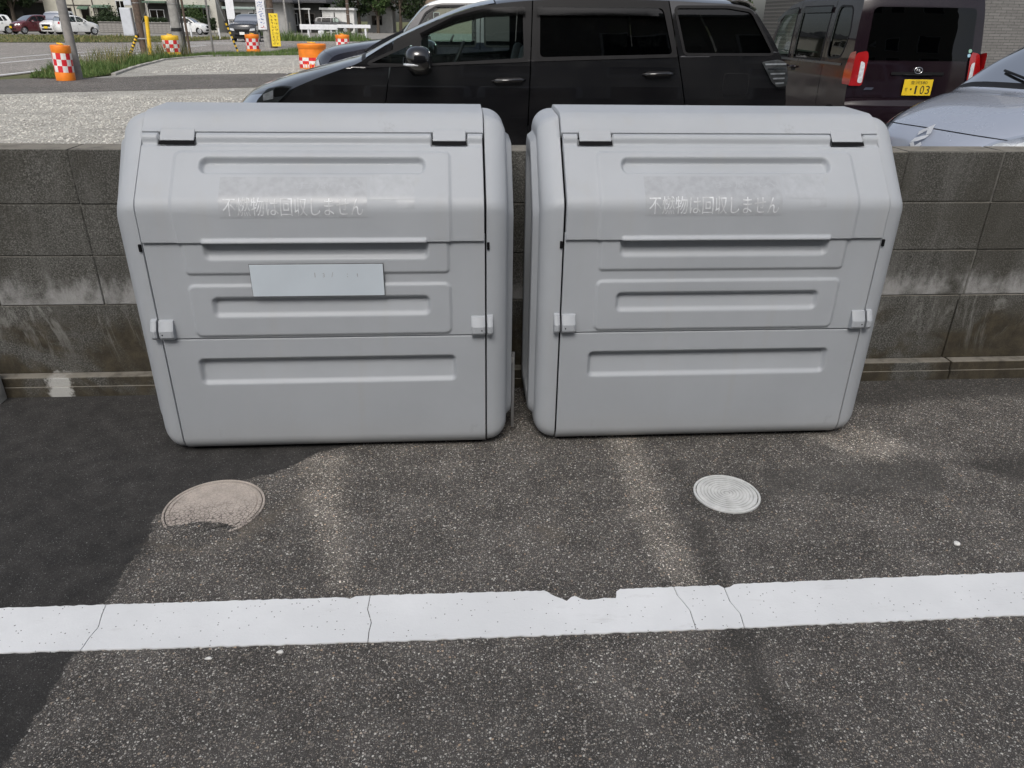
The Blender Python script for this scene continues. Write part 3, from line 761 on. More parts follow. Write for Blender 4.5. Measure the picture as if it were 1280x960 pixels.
def bm_out(bm, keep, fn, name, mat, parent, flip):
    m = MB(); idx = {}; vs = []; fs = []
    for f in bm.faces:
        if not keep(f.calc_center_median()): continue
        loop = []
        for v in f.verts:
            if v not in idx: idx[v] = len(vs); vs.append(fn(v.co.x, v.co.y))
            loop.append(idx[v])
        fs.append(tuple(loop))
    if not fs: return None
    m.add(vs, fs)
    bmm = bmesh.new(); me = bpy.data.meshes.new(name); me.from_pydata([tuple(v) for v in vs], [], fs)
    bmm.from_mesh(me); bmesh.ops.recalc_face_normals(bmm, faces=bmm.faces[:])
    # make the sheet face outwards
    ref = flip
    tot = sum((f.normal.dot(ref)*f.calc_area() for f in bmm.faces))
    if tot < 0: bmesh.ops.reverse_faces(bmm, faces=bmm.faces[:])
    bmm.to_mesh(me); bmm.free(); me.materials.append(mat); me.polygons.foreach_set('use_smooth', [True]*len(me.polygons)); me.update()
    return link(bpy.data.objects.new(name, me), parent)

class Car:
    def __init__(s, sp, root, paint, fine=.14):
        s.sp, s.root, s.paint, s.fine = sp, root, paint, fine
        s.P, s.t = catmull(sp['top'], sp.get('per', 6)); s.W = sp['W']
        T = np.gradient(s.P, axis=0); T /= np.maximum(1e-9, np.linalg.norm(T, axis=1))[:, None]
        s.N = np.stack([T[:, 1], -T[:, 0]], -1)           # inwards for a path running front to rear over the top
        dr = np.interp(s.t, *zip(*sp['drop'])); s.D = dr; s.E = s.P+s.N*dr[:, None]
        s.gz, s.gv = zip(*sp['g'])
    def gy(s, z): return s.W*np.interp(z, s.gz, s.gv)
    def bend(s, x, y):
        f = min(1.15, abs(y)/s.W)**3; L = s.sp['L']
        return x+s.sp['bf']*f*max(0, 1-x/s.sp.get('bfl', 1.3))**1.5-s.sp['br']*f*max(0, 1-(L-x)/s.sp.get('brl', .9))**1.5
    def side(s, sg, off=0.0):
        def fn(x, z):
            y = float(s.gy(z))+off; return Vector((s.bend(x, y), sg*y, z))
        return fn
    def cc(s, q): q = min(1.0, abs(q)); return .38*q*q+.62*q**9
    def skin_pt(s, t, q, off=0.0):
        P = np.array([np.interp(t, s.t, s.P[:, i]) for i in (0, 1)]); N = np.array([np.interp(t, s.t, s.N[:, i]) for i in (0, 1)]); d = float(np.interp(t, s.t, s.D))
        ez = (P+N*d)[1]; e = float(s.gy(ez)); p = P+N*(d*s.cc(q)-off); y = q*e
        return Vector((s.bend(p[0], y), y, p[1]))
    def skin(s, name, t0, t1, mat, q0=-1, q1=1, nq=25, off=0.0, parent=None, gap=.012, nt=None):
        nt = nt or max(4, int((t1-t0)*s.sp.get('per', 6)))
        ts = np.linspace(t0+gap, t1-gap, nt+1); qs = np.linspace(q0, q1, nq)
        m = MB(); m.grid([[s.skin_pt(t, q, off) for q in qs] for t in ts], flip=True)
        return m.build(name, mat, parent or s.root, True)
    def end(s, front, off=0.0):
        """(y, z) -> point on the nose or the tail"""
        n = len(s.P); k = int(np.argmax(s.P[:, 1])); rg = slice(0, k+1) if front else slice(k, n)
        zs, ts = s.P[rg, 1], s.t[rg]
        if not front: zs, ts = zs[::-1], ts[::-1]
        def fn(y, z):
            t = float(np.interp(z, zs, ts)); ez = float(np.interp(t, s.t, s.E[:, 1])); e = float(s.gy(ez)); return s.skin_pt(t, y/e, off)
        return fn
    def patch(s, name, poly, fn, mat, parent=None, ref=(0, -1, 0), step=None, holes=()):
        bm = fill([poly]+list(holes), step or s.fine); o = bm_out(bm, lambda c: True, fn, name, mat, parent or s.root, Vector(ref)); bm.free(); return o
    def sides(s):
        sp = s.sp; top = [tuple(p) for p in s.E if True]; zb = sp.get('sill', .22)
        bot = []
        xr, xf = sp['wheels'][1], sp['wheels'][0]; ra = sp.get('arch', .35); zc = sp.get('wr', .31)
        for xc in (xr, xf):
            dx = math.sqrt(ra*ra-(zb-zc)**2); a0 = math.atan2(zb-zc, dx); a1 = math.pi-a0
            bot += [(xc+ra*math.cos(a0+(a1-a0)*k/14), zc+ra*math.sin(a0+(a1-a0)*k/14)) for k in range(15)]
        top = [p for p in top if p[1] > zb+.005]
        loop = [(top[0][0], zb)]+top+[(top[-1][0], zb)]+bot
        holes = [round_poly(wd['poly'], wd.get('r', .03)) for wd in sp['windows']]
        cuts = [(a, b, .009) for a, b in sp['seams']]
        bc = sp.get('belt_cut')
        if bc: cuts.append((bc[0], bc[1], 0.0))
        over = lambda c: bool(bc) and c.y > bc[0][1]+(bc[1][1]-bc[0][1])*(c.x-bc[0][0])/(bc[1][0]-bc[0][0])
        bm = fill([loop]+holes, s.fine, cuts); names = sp['panels']
        def cls(c):
            k = 0
            for (a, b) in sp['seams']:
                xs_ = a[0]+(b[0]-a[0])*(c.y-a[1])/(b[1]-a[1])
                if c.x > xs_: k += 1
            return k
        for sg in (-1, 1):
            parts = {}
            for i, nm in enumerate(names):
                sash = bc and i in (1, 2)
                parts[i] = bm_out(bm, lambda c, i=i: cls(c) == i and not (sash and over(c)), s.side(sg), nm, s.paint, s.root, Vector((0, sg, 0)))
                if sash: bm_out(bm, lambda c, i=i: cls(c) == i and over(c), s.side(sg), 'door_sash', MATS['trim_black'], parts[i], Vector((0, sg, 0)))
            for wd, h in zip(sp['windows'], holes):
                par = parts.get(wd.get('on', 1)) or s.root
                s.patch('side_window', offset_poly(h, .012), s.side(sg, -.012), MATS[wd.get('glass', 'glass_clear')], par, (0, sg, 0))
                tr = wd.get('trim', .016)
                s.patch('window_trim', offset_poly(h, tr), s.side(sg, .003), MATS['trim_black'], par, (0, sg, 0), holes=[offset_poly(h, -.004)])
            s.parts = parts
            for (nm, poly, mt, off, on) in sp.get('side_bits', []):
                s.patch(nm, poly, s.side(sg, off), MATS[mt] if mt in MATS else s.paint, parts.get(on) or s.root, (0, sg, 0))
            for (hx, hz, hl, on) in sp.get('handles', []):
                f = s.side(sg, .0)
                a, b, c, d = f(hx, hz), f(hx+.03, hz+.004), f(hx+hl-.03, hz+.012), f(hx+hl, hz+.012)
                o_ = Vector((0, sg, 0)); MB().tube([a, b+o_*.034, c+o_*.034, d], [.010, .013, .013, .010], 8).build('door_handle', s.paint, parts.get(on) or s.root, True)
                s.patch('handle_cup', round_poly([(hx+.02, hz-.035), (hx+hl-.02, hz-.03), (hx+hl-.02, hz+.03), (hx+.02, hz+.025)], .03), s.side(sg, .002), MATS['trim_black'], parts.get(on) or s.root, (0, sg, 0))
            if 'mirror' in sp:
                mx, mz = sp['mirror']; f = s.side(sg, 0); b = f(mx, mz); on = parts.get(sp.get('mirror_on', 1)) or s.root
                mm = MB(); rot = Matrix.Rotation(sg*R_(-8), 3, 'Z'); ms = sp.get('mirror_s', 1.0)
                mm.ellipsoid(b+Vector((.03, sg*.135, .075)), (.085*ms, .115*ms, .078*ms), 20, 12, .78, rot)
                mm.tube([b+Vector((0, -sg*.02, -.015)), b+Vector((.015, sg*.05, .005)), b+Vector((.02, sg*.09, .03))], [.045, .035, .03], 10)
                mi = mm.build('door_mirror', s.paint, on, True)
                MB().ellipsoid(b+Vector((-.005, sg*.17, .040)), (.066*ms, .088*ms, .014), 14, 8, .8, rot).build('turn_signal', MATS['lamp_white'], mi, True)
                MB().box((-.004, -.09, -.055), (.004, .09, .055), .003, Matrix.Translation(b+Vector((.116, sg*.135, .075)))).build('mirror_glass', MATS['chrome'], mi)
        bm.free()
        # wheels
        wr = zc
        for xc in (xf, xr):
            for sg in (-1, 1):
                y1 = s.W*.985; w_ = MB()
                w_.lathe([(.02, -.005), (.05, .0), (.06, -.012), (wr*.60, -.02), (wr*.63, -.005), (wr*.66, -.005), (wr*.66, -.18), (.02, -.18)], 24, 'Y')
                for k in range(6):
                    rm = Matrix.Rotation(2*math.pi*k/6, 4, 'Y'); w_.box((.03, -.016, -.018), (wr*.63, .004, .018), .004, rm)
                if sg < 0: w_.v = [(x, -y, z) for x, y, z in w_.v]; w_.f = [f[::-1] for f in w_.f]
                wo_ = w_.build('wheel', MATS['alloy'], s.root, True, 40); wo_.location = (xc, sg*y1, wr)
                ty = MB().lathe([(wr*.655, -.02), (wr*.70, .002), (wr*.92, .004), (wr*.99, -.012), (wr, -.04), (wr, -.16), (wr*.97, -.185), (wr*.7, -.195), (wr*.655, -.18)], 32, 'Y')
                if sg < 0: ty.v = [(x, -y, z) for x, y, z in ty.v]; ty.f = [f[::-1] for f in ty.f]
                ty.build('tyre', MATS['rubber'], wo_, True, 40)
    def cabin(s):
        sp = s.sp; xf, xr = sp['wheels']; W = s.W; a, b = sp['cab']
        m = MB().box((.28, -W+.22, .18), (sp['L']-.3, W-.22, .42), .03); m.box((a+.15, -W+.1, .2), (b-.05, W-.1, .5), .03); m.build('underbody', MATS['cabin'], s.root)
        MB().box((a-.1, -W+.12, .5), (a+.42, W-.12, sp['belt']-.10), .07).build('dashboard', MATS['cabin'], s.root, True, 50)
        for row, x in enumerate(sp.get('seats', (a+.95, a+1.8))):
            for sg in (-1, 1):
                q = MB(); y = sg*W*.46; rot = Matrix.Translation((x, y, .5)) @ Matrix.Rotation(R_(14), 4, 'Y')
                q.box((-.45, -.24, -.02), (.1, .24, .16), .05, Matrix.Translation((x, y, .5))); q.box((0, -.23, .05), (.14, .23, .62), .06, rot); q.box((.05, -.12, .62), (.14, .12, .80), .04, rot)
                q.build('seat', MATS['seat_cloth'], s.root, True, 60)
        c = Vector((a+.55, W*.45, sp['belt']-.06)); rot = Matrix.Rotation(R_(-65), 3, 'Y'); ring_ = [c+rot @ Vector((.18*math.cos(2*math.pi*k/20), .18*math.sin(2*math.pi*k/20), 0)) for k in range(21)]
        MB().tube(ring_, .014, 6, False).build('steering_wheel', MATS['trim_black'], s.root, True)

def plate(parent, centre, rot, face, lines, wide=.33, high=.165):
    """number plate; lines: (text, x0, x1, z0, z1) in plate fractions"""
    M_ = Matrix.Translation(centre) @ rot
    p = MB().box((-wide/2, -.004, -high/2), (wide/2, .004, high/2), .003, M_).build('number_plate', face, parent)
    for (tx, x0, x1, z0, z1) in lines:
        text_obj('plate_text', tx, MATS['ink_black'], 1, 1, lambda u, v: M_ @ Vector((-wide/2+wide*(x0+(x1-x0)*u), -.0055, -high/2+high*(z0+(z1-z0)*v))), p)
    return p

G_STD = [(.15, .90), (.30, .965), (.5, .99), (.75, 1.0), (.98, .985), (1.12, .965), (1.3, .922), (1.5, .868), (1.65, .82), (1.8, .77)]
# ---------------- black wagon beside the wall
WAG = dict(L=4.59, W=.8725, top=[(.14, .2), (.04, .38), (.0, .58), (.03, .74), (.10, .84), (.22, .92), (.45, 1.0), (.70, 1.07), (.95, 1.135), (1.12, 1.185), (1.45, 1.345), (1.85, 1.51), (2.15, 1.585), (2.6, 1.625), (3.2, 1.635), (3.75, 1.62), (4.13, 1.585), (4.31, 1.41), (4.45, 1.22), (4.51, 1.08), (4.55, .88), (4.58, .70), (4.59, .52), (4.56, .35), (4.48, .2)],
    drop=[(0, .05), (3, .05), (5, .06), (9, .045), (10, .03), (12, .045), (14, .05), (16, .045), (17, .03), (20, .03), (24, .05)],
    g=G_STD, bf=.30, br=.06, wheels=(.92, 3.67), wr=.315, arch=.37, sill=.24, belt=1.15, cab=(1.3, 4.2), seats=(2.15, 3.05, 3.8),
    seams=[((1.305, .84), (1.36, 1.14)), ((2.414, .85), (2.437, 1.57)), ((3.65, .86), (3.48, 1.58))], panels=['front_fender', 'front_door', 'rear_door', 'rear_quarter'],
    windows=[dict(poly=[(1.19, 1.125), (1.53, 1.265), (1.535, 1.122)], r=.02, on=1), dict(poly=[(1.585, 1.122), (1.59, 1.30), (1.86, 1.43), (2.10, 1.505), (2.365, 1.525), (2.375, 1.172)], r=.03, on=1, glass='glass_clear'),
             dict(poly=[(2.49, 1.178), (2.49, 1.53), (3.44, 1.535), (3.53, 1.21)], r=.04, on=2, glass='glass_tint'), dict(poly=[(3.625, 1.218), (3.535, 1.535), (3.95, 1.54), (4.14, 1.515), (4.35, 1.225)], r=.03, on=3, glass='glass_tint')],
    mirror=(1.545, 1.09), mirror_s=1.18, belt_cut=((1.16, 1.10), (3.56, 1.20)), handles=[(2.13, 1.01, .25, 1), (3.30, 1.065, .24, 2)],
    side_bits=[('belt_moulding', [(1.16, 1.095), (2.40, 1.148), (2.40, 1.162), (1.16, 1.108)], 'trim_black', .008, 1), ('belt_moulding', [(2.45, 1.152), (3.56, 1.192), (3.56, 1.206), (2.45, 1.166)], 'trim_black', .008, 2),
               ('window_visor', [(1.60, 1.31), (1.86, 1.40), (2.10, 1.455), (2.38, 1.468), (2.38, 1.525), (2.10, 1.515), (1.84, 1.455), (1.585, 1.335)], 'glass_smoke', .022, 1), ('window_visor', [(2.47, 1.47), (3.40, 1.475), (3.40, 1.53), (2.47, 1.525)], 'glass_smoke', .022, 2)])
def build_wagon():
    t = thing('parked_car', 'black station wagon parked side-on right behind the block wall', 'car', (-.43, 4.06, 0), 0)
    c = Car(WAG, t, paint_mat('paint_black', (.005, .005, .006), .12, dust=.015)); c.sides()
    c.skin('front_bumper', 0, 3.6, c.paint); hood = c.skin('hood', 3.6, 9, c.paint); c.skin('windscreen', 9.1, 12, MATS['glass_clear'], -.97, .97); c.skin('cowl', 8.95, 9.12, MATS['trim_black'], gap=0)
    c.skin('roof', 12, 16.2, c.paint); c.skin('rear_window', 16.25, 18.3, MATS['glass_tint'], -.96, .96); c.skin('tailgate', 18.3, 20.6, c.paint); c.skin('rear_bumper', 20.6, 24, c.paint)
    sp = MB(); sp.grid([[c.skin_pt(15.6+.8*k/6, q, .012+.02*math.sin(k/6*math.pi)) for q in np.linspace(-.92, .92, 15)] for k in range(7)], flip=True); sp.build('roof_spoiler', c.paint, t, True)
    for sg in (-1, 1):
        # head lamp: dark housing, chrome bowl and clear lens, wrapped from nose to wing
        hl = [(.03, .80), (.06, .86), (.20, .945), (.36, .968), (.47, .962), (.36, .89), (.20, .80), (.10, .765)]
        h = c.patch('headlight', round_poly(hl, .03), c.side(sg, .004), MATS['chrome'], None, (0, sg, 0), .06)
        c.patch('lamp_bezel', round_poly([(.25, .885), (.27, .95), (.35, .958), (.44, .953), (.36, .895)], .02), c.side(sg, .0065), MATS['trim_black'], h, (0, sg, 0), .06)
        c.patch('lamp_reflector', round_poly([(.13, .86), (.245, .875), (.255, .935), (.14, .905)], .008), c.side(sg, .0065), MATS['lamp_white'], h, (0, sg, 0), .06)
        c.patch('lens', round_poly(offset_poly(hl, .008), .03), c.side(sg, .012), MATS['glass_lens'], h, (0, sg, 0), .06)
        f = c.end(True, .004); c.patch('headlight', round_poly([(sg*.50, .76), (sg*.58, .88), (sg*.80, .93), (sg*.84, .80), (sg*.70, .74)], .03), f, MATS['chrome'], None, (-1, 0, 0), .06)
        tl = [(4.26, 1.165), (4.40, 1.185), (4.475, 1.165), (4.505, 1.05), (4.50, .995), (4.42, .985), (4.37, 1.02)]
        tail = c.patch('tail_light', round_poly(tl, .02), c.side(sg, .010), MATS['lamp_grey'], None, (0, sg, 0), .05)
        for k in range(5):
            z = 1.155-.034*k; x0 = 4.295+.027*k
            c.patch('lamp_rib', [(x0, z-.011), (4.475, z-.006), (4.475, z+.004), (x0-.005, z)], c.side(sg, .013), MATS['lamp_white'] if k != 1 else MATS['chrome'], tail, (0, sg, 0), .05)
        c.patch('lens', round_poly(offset_poly(tl, .006), .02), c.side(sg, .020), MATS['glass_lens'], tail, (0, sg, 0), .05)
        c.patch('tail_light', round_poly([(sg*.55, 1.03), (sg*.60, 1.15), (sg*.84, 1.16), (sg*.86, 1.0)], .03), c.end(False, .006), MATS['lamp_red'], None, (1, 0, 0), .06)
    fuel = [(3.955, .92), (3.955, 1.08), (4.165, 1.08), (4.165, .92)]
    c.patch('fuel_door_gap', round_poly(offset_poly(fuel, .005), .035), c.side(-1, .0012), MATS['trim_black'], None, (0, -1, 0)); c.patch('fuel_door', round_poly(fuel, .03), c.side(-1, .0028), c.paint, None, (0, -1, 0))
    c.patch('grille', round_poly([(-.45, .66), (-.5, .76), (.5, .76), (.45, .66)], .03), c.end(True, .004), MATS['trim_black'], None, (-1, 0, 0), .08)
    plate(t, Vector((-.012, 0, .50)), Matrix.Rotation(R_(-90), 4, 'Z'), MATS['plate_pale'], [])
    for a in ((9.05, -.55, 9.9, .05), (9.05, .15, 9.8, .7)):
        pts = [c.skin_pt(a[0]+(a[2]-a[0])*k/6, a[1]+(a[3]-a[1])*k/6, .012+.008*math.sin(k/6*math.pi)) for k in range(7)]
        MB().tube(pts, .009, 6).build('wiper', MATS['trim_black'], t, True)
    c.cabin(); return t
build_wagon()

# ---------------- dark kei van, tail towards the wall
G_BOX = [(.15, .92), (.30, .97), (.6, 1.0), (.9, 1.0), (1.1, .99), (1.3, .975), (1.5, .95), (1.7, .915), (1.85, .86)]
VAN = dict(L=3.395, W=.7375, top=[(.10, .2), (.03, .4), (.0, .6), (.04, .8), (.14, .9), (.42, 1.0), (.62, 1.07), (.78, 1.2), (1.02, 1.5), (1.2, 1.66), (1.5, 1.745), (2.2, 1.80), (2.9, 1.81), (3.16, 1.80), (3.245, 1.66), (3.29, 1.35), (3.33, 1.12), (3.345, .95), (3.36, .72), (3.395, .62), (3.395, .45), (3.35, .2)],
    drop=[(0, .05), (3, .06), (6, .05), (8, .035), (9, .05), (12, .05), (13, .05), (14, .045), (15, .03), (18, .03), (21, .05)], g=G_BOX, bf=.16, br=.05, brl=.5, wheels=(.55, 3.04-.05), wr=.285, arch=.33, sill=.22, belt=1.05, cab=(.8, 3.2), seats=(1.55, 2.45),
    seams=[((.70, .5), (.72, 1.1)), ((1.62, .5), (1.64, 1.7)), ((2.60, .5), (2.57, 1.7))], panels=['front_fender', 'front_door', 'rear_door', 'rear_quarter'],
    windows=[dict(poly=[(.90, 1.07), (1.10, 1.46), (1.24, 1.6), (1.56, 1.625), (1.56, 1.07)], on=1), dict(poly=[(1.72, 1.07), (1.72, 1.63), (2.50, 1.63), (2.50, 1.07)], on=2, glass='glass_tint'), dict(poly=[(2.66, 1.10), (2.66, 1.63), (2.99, 1.62), (3.08, 1.35), (3.0, 1.12)], on=3, r=.08, glass='glass_tint')],
    mirror=(.98, 1.0), handles=[(1.38, .95, .18, 1), (1.70, .95, .18, 2)],
    side_bits=[('belt_moulding', [(.86, 1.03), (3.05, 1.03), (3.07, 1.055), (.86, 1.055)], 'alloy_dark', .008, 2), ('window_visor', [(.98, 1.50), (1.2, 1.60), (1.58, 1.63), (1.58, 1.57), (1.22, 1.545), (1.02, 1.45)], 'glass_smoke', .022, 1), ('window_visor', [(1.7, 1.57), (2.52, 1.57), (2.52, 1.63), (1.7, 1.63)], 'glass_smoke', .022, 2)])
simple('alloy_dark', (.12, .125, .13), .3, metal=.7)
def emblem_ring(parent, fn, cy, cz, ry, rz_, mat):
    pts = [fn(cy+ry*math.cos(2*math.pi*k/24), cz+rz_*math.sin(2*math.pi*k/24)) for k in range(25)]
    return MB().tube(pts, .005, 6, False).build('emblem', mat, parent, True)
def build_van():
    t = thing('parked_van', 'dark purple-black boxy van with a yellow number plate, tail towards the camera', 'van', (6.47, 8.87, 0), R_(-90))
    c = Car(VAN, t, paint_mat('paint_plum', (.010, .005, .008), .10, dust=.012, coat=.0)); c.sides()
    c.skin('front_bumper', 0, 3.9, c.paint); c.skin('hood', 3.9, 6, c.paint); c.skin('windscreen', 6, 9, MATS['glass_clear'], -.96, .96); c.skin('roof', 9, 13.2, c.paint)
    tg = c.skin('tailgate', 13.2, 18.0, c.paint); c.skin('rear_bumper', 18.0, 21, c.paint)
    E_ = c.end(False, .006)
    c.patch('rear_window', round_poly([(-.60, 1.10), (-.575, 1.62), (.575, 1.62), (.60, 1.10)], .06), E_, MATS['glass_dark_rear'], tg, (1, 0, 0), .08)
    c.patch('plate_garnish', round_poly([(-.30, .955), (-.30, .985), (.30, .985), (.30, .955)], .01), c.end(False, .012), MATS['trim_black'], tg, (1, 0, 0), .08)
    for sg in (-1, 1):
        rl = [(sg*.745, .84), (sg*.745, 1.02), (sg*.70, 1.17), (sg*.59, 1.19), (sg*.575, 1.12), (sg*.60, .84)]
        l_ = c.patch('tail_light', round_poly(rl, .03), c.end(False, .020), MATS['lamp_red'], None, (1, 0, 0), .05)
        sl_ = [(3.20, .85), (3.19, 1.0), (3.26, 1.17), (3.40, 1.19), (3.41, .85)]
        c.patch('lamp_side', round_poly(sl_, .03), c.side(sg, .014), MATS['lamp_red'], l_, (0, sg, 0), .05)
        c.patch('reverse_lamp', round_poly([(sg*.605, .87), (sg*.605, 1.07), (sg*.65, 1.09), (sg*.655, .87)], .02), c.end(False, .026), MATS['lamp_white'], l_, (1, 0, 0), .05)
        c.patch('headlight', round_poly([(sg*.45, .72), (sg*.48, .86), (sg*.70, .90), (sg*.72, .74)], .04), c.end(True, .006), MATS['lamp_white'], None, (-1, 0, 0), .08)
    emblem_ring(tg, c.end(False, .014), .0, 1.0, .045, .032, MATS['chrome'])
    MB().tube([c.end(False, .014)(y, z) for y, z in ((-.026, .985), (-.012, 1.018), (.004, .992), (.020, 1.004), (.012, 1.016), (-.004, 1.000))], .004, 6).build('emblem', MATS['chrome'], tg, True)
    MB().tube([c.end(False, .018)(y, .955+.012*abs(y)) for y in np.linspace(-.16, .16, 7)], .008, 6).build('tailgate_handle', MATS['trim_black'], tg, True)
    for (yy, zz_, col) in ((.57, 1.20, (.25, .45, .36)), (.565, 1.155, (.3, .5, .62))):
        c.patch('round_sticker', [(yy+.022*math.cos(a)*1, zz_+.019*math.sin(a)) for a in np.linspace(0, 2*math.pi, 17)[:-1]], c.end(False, .010), simple('sticker_%d' % int(zz_*1000), col, .4), tg, (1, 0, 0), .08)
    c.patch('badge', [(-.57, .80), (-.48, .80), (-.46, .825), (-.55, .825)], c.end(False, .012), MATS['chrome'], tg, (1, 0, 0), .08)
    pc = c.end(False, .02)(0, .83)
    plate(tg, Vector((pc.x+.005, .02, .83)), Matrix.Rotation(R_(90), 4, 'Z'), MATS['plate_yellow'], [('金沢580', .22, .80, .70, .93), ('せ', .06, .16, .28, .5), ('・', .25, .31, .33, .47), ('1', .42, .48, .10, .62), ('0', .60, .74, .10, .62), ('3', .79, .93, .10, .62)])
    c.cabin(); return t
glass_mat('glass_dark_rear', (.02, .02, .022))
build_van()

# ---------------- silver compact, nose towards the wall
COM = dict(L=3.5, W=.745, per=7, top=[(.14, .2), (.04, .36), (.0, .55), (.02, .68), (.07, .76), (.20, .84), (.45, .93), (.72, .995), (.93, 1.035), (1.2, 1.19), (1.5, 1.36), (1.72, 1.435), (2.1, 1.485), (2.6, 1.48), (3.0, 1.44), (3.2, 1.36), (3.33, 1.15), (3.40, .95), (3.46, .75), (3.5, .55), (3.47, .35), (3.4, .2)],
    drop=[(0, .06), (3, .08), (5, .10), (8, .075), (9, .04), (11, .05), (14, .05), (16, .04), (21, .05)], g=[(.15, .90), (.30, .965), (.5, .99), (.72, 1.0), (.9, .985), (1.0, .965), (1.2, .88), (1.4, .78), (1.5, .73)], bf=.42, bfl=1.1, br=.15, wheels=(.66, 2.95), wr=.29, arch=.33, sill=.22, belt=.95, cab=(1.0, 3.2), seats=(1.75, 2.6),
    seams=[((.92, .5), (.98, 1.0)), ((1.95, .5), (2.0, 1.4)), ((2.9, .5), (2.75, 1.4))], panels=['front_fender', 'front_door', 'rear_door', 'rear_quarter'],
    windows=[dict(poly=[(1.18, .985), (1.62, 1.32), (1.92, 1.36), (1.94, .985)], on=1), dict(poly=[(2.02, .985), (2.03, 1.365), (2.55, 1.355), (2.72, .985)], on=2), dict(poly=[(2.82, 1.0), (2.68, 1.35), (2.9, 1.32), (3.05, 1.03)], on=3)], mirror=(1.42, .93), handles=[(1.7, .82, .18, 1), (2.5, .83, .18, 2)])
def build_compact():
    t = thing('parked_car', 'silver-blue compact car behind the wall at the right edge, nose towards the wall', 'car', SILVER_LOC, SILVER_ROT)
    c = Car(COM, t, paint_mat('paint_silver', (.40, .44, .52), .25, flake=.25, dust=.05), .10); c.sides()
    c.skin('front_bumper', 0, 4.55, c.paint, nq=41); c.skin('hood', 4.60, 8.05, c.paint, -.86, .86, nq=41)
    c.skin('hood_gap', 4.4, 8.1, MATS['trim_black'], -.93, .93, nq=41, off=-.012, gap=0)
    for sg in (-1, 1): c.skin('wing_top', 4.6, 8.1, c.paint, min(sg*.868, sg), max(sg*.868, sg), nq=9, gap=0)
    c.skin('cowl', 8.06, 8.3, MATS['trim_black'], gap=0); c.skin('windscreen', 8.3, 11, MATS['glass_clear'], -.95, .95); c.skin('roof', 11, 15, c.paint); c.skin('rear_window', 15, 16.6, MATS['glass_tint'], -.93, .93); c.skin('tailgate', 16.6, 18.4, c.paint); c.skin('rear_bumper', 18.4, 21, c.paint)
    f = c.end(True, .004)
    for sg in (-1, 1):
        hl = [(sg*.40, .70), (sg*.45, .775), (sg*.56, .85), (sg*.655, .90), (sg*.70, .865), (sg*.70, .76), (sg*.62, .69), (sg*.5, .67)]
        h = c.patch('headlight', round_poly(hl, .03), f, MATS['chrome'], None, (-1, 0, 0), .05)
        g2 = c.end(True, .009)
        for (cy, cz, rr) in ((.50, .735, .05), (.60, .755, .062)):
            c.patch('lamp_bowl', [(sg*(cy+rr*math.cos(a)), cz+rr*math.sin(a)) for a in np.linspace(0, 2*math.pi, 21)[:-1]], g2, MATS['lamp_white'], h, (-1, 0, 0), .05)
        c.patch('lens', round_poly(offset_poly(hl, .006), .03), c.end(True, .016), MATS['glass_lens'], h, (-1, 0, 0), .05)
        c.patch('tail_light', round_poly([(sg*.52, .82), (sg*.55, 1.05), (sg*.66, 1.05), (sg*.70, .82)], .03), c.end(False, .006), MATS['lamp_red'], None, (1, 0, 0), .06)
    # chrome emblem: slanted S of three facets
    fe = c.end(True, .020); simple('satin_metal', (.78, .79, .80), .3, metal=.55)
    for pg in ([(-.045, .70), (.0, .745), (.045, .70), (.028, .682), (.0, .712), (-.022, .69)], [(-.045, .695), (.03, .668), (.045, .645), (.0, .655), (-.04, .675)], [(.045, .64), (.0, .60), (-.045, .64), (-.028, .655), (.0, .63), (.022, .65)]):
        c.patch('emblem', [(y*1.15, .70+(z-.67)*1.1+.035) for y, z in pg], fe, MATS['satin_metal'], None, (-1, 0, 0), .05)
    c.patch('grille', round_poly([(-.40, .40), (-.44, .54), (.44, .54), (.40, .40)], .03), f, MATS['trim_black'], None, (-1, 0, 0), .08)
    for a in ((8.2, -.75, 8.75, .0), (8.2, -.05, 8.7, .6)):
        pts = [c.skin_pt(a[0]+(a[2]-a[0])*k/6, a[1]+(a[3]-a[1])*k/6, .012+.006*math.sin(k/6*math.pi)) for k in range(7)]
        MB().tube(pts, .010, 6).build('wiper', MATS['trim_black'], t, True)
    c.cabin(); return t
SILVER_LOC = (4.53, 2.13, 0); SILVER_ROT = R_(14)
build_compact()

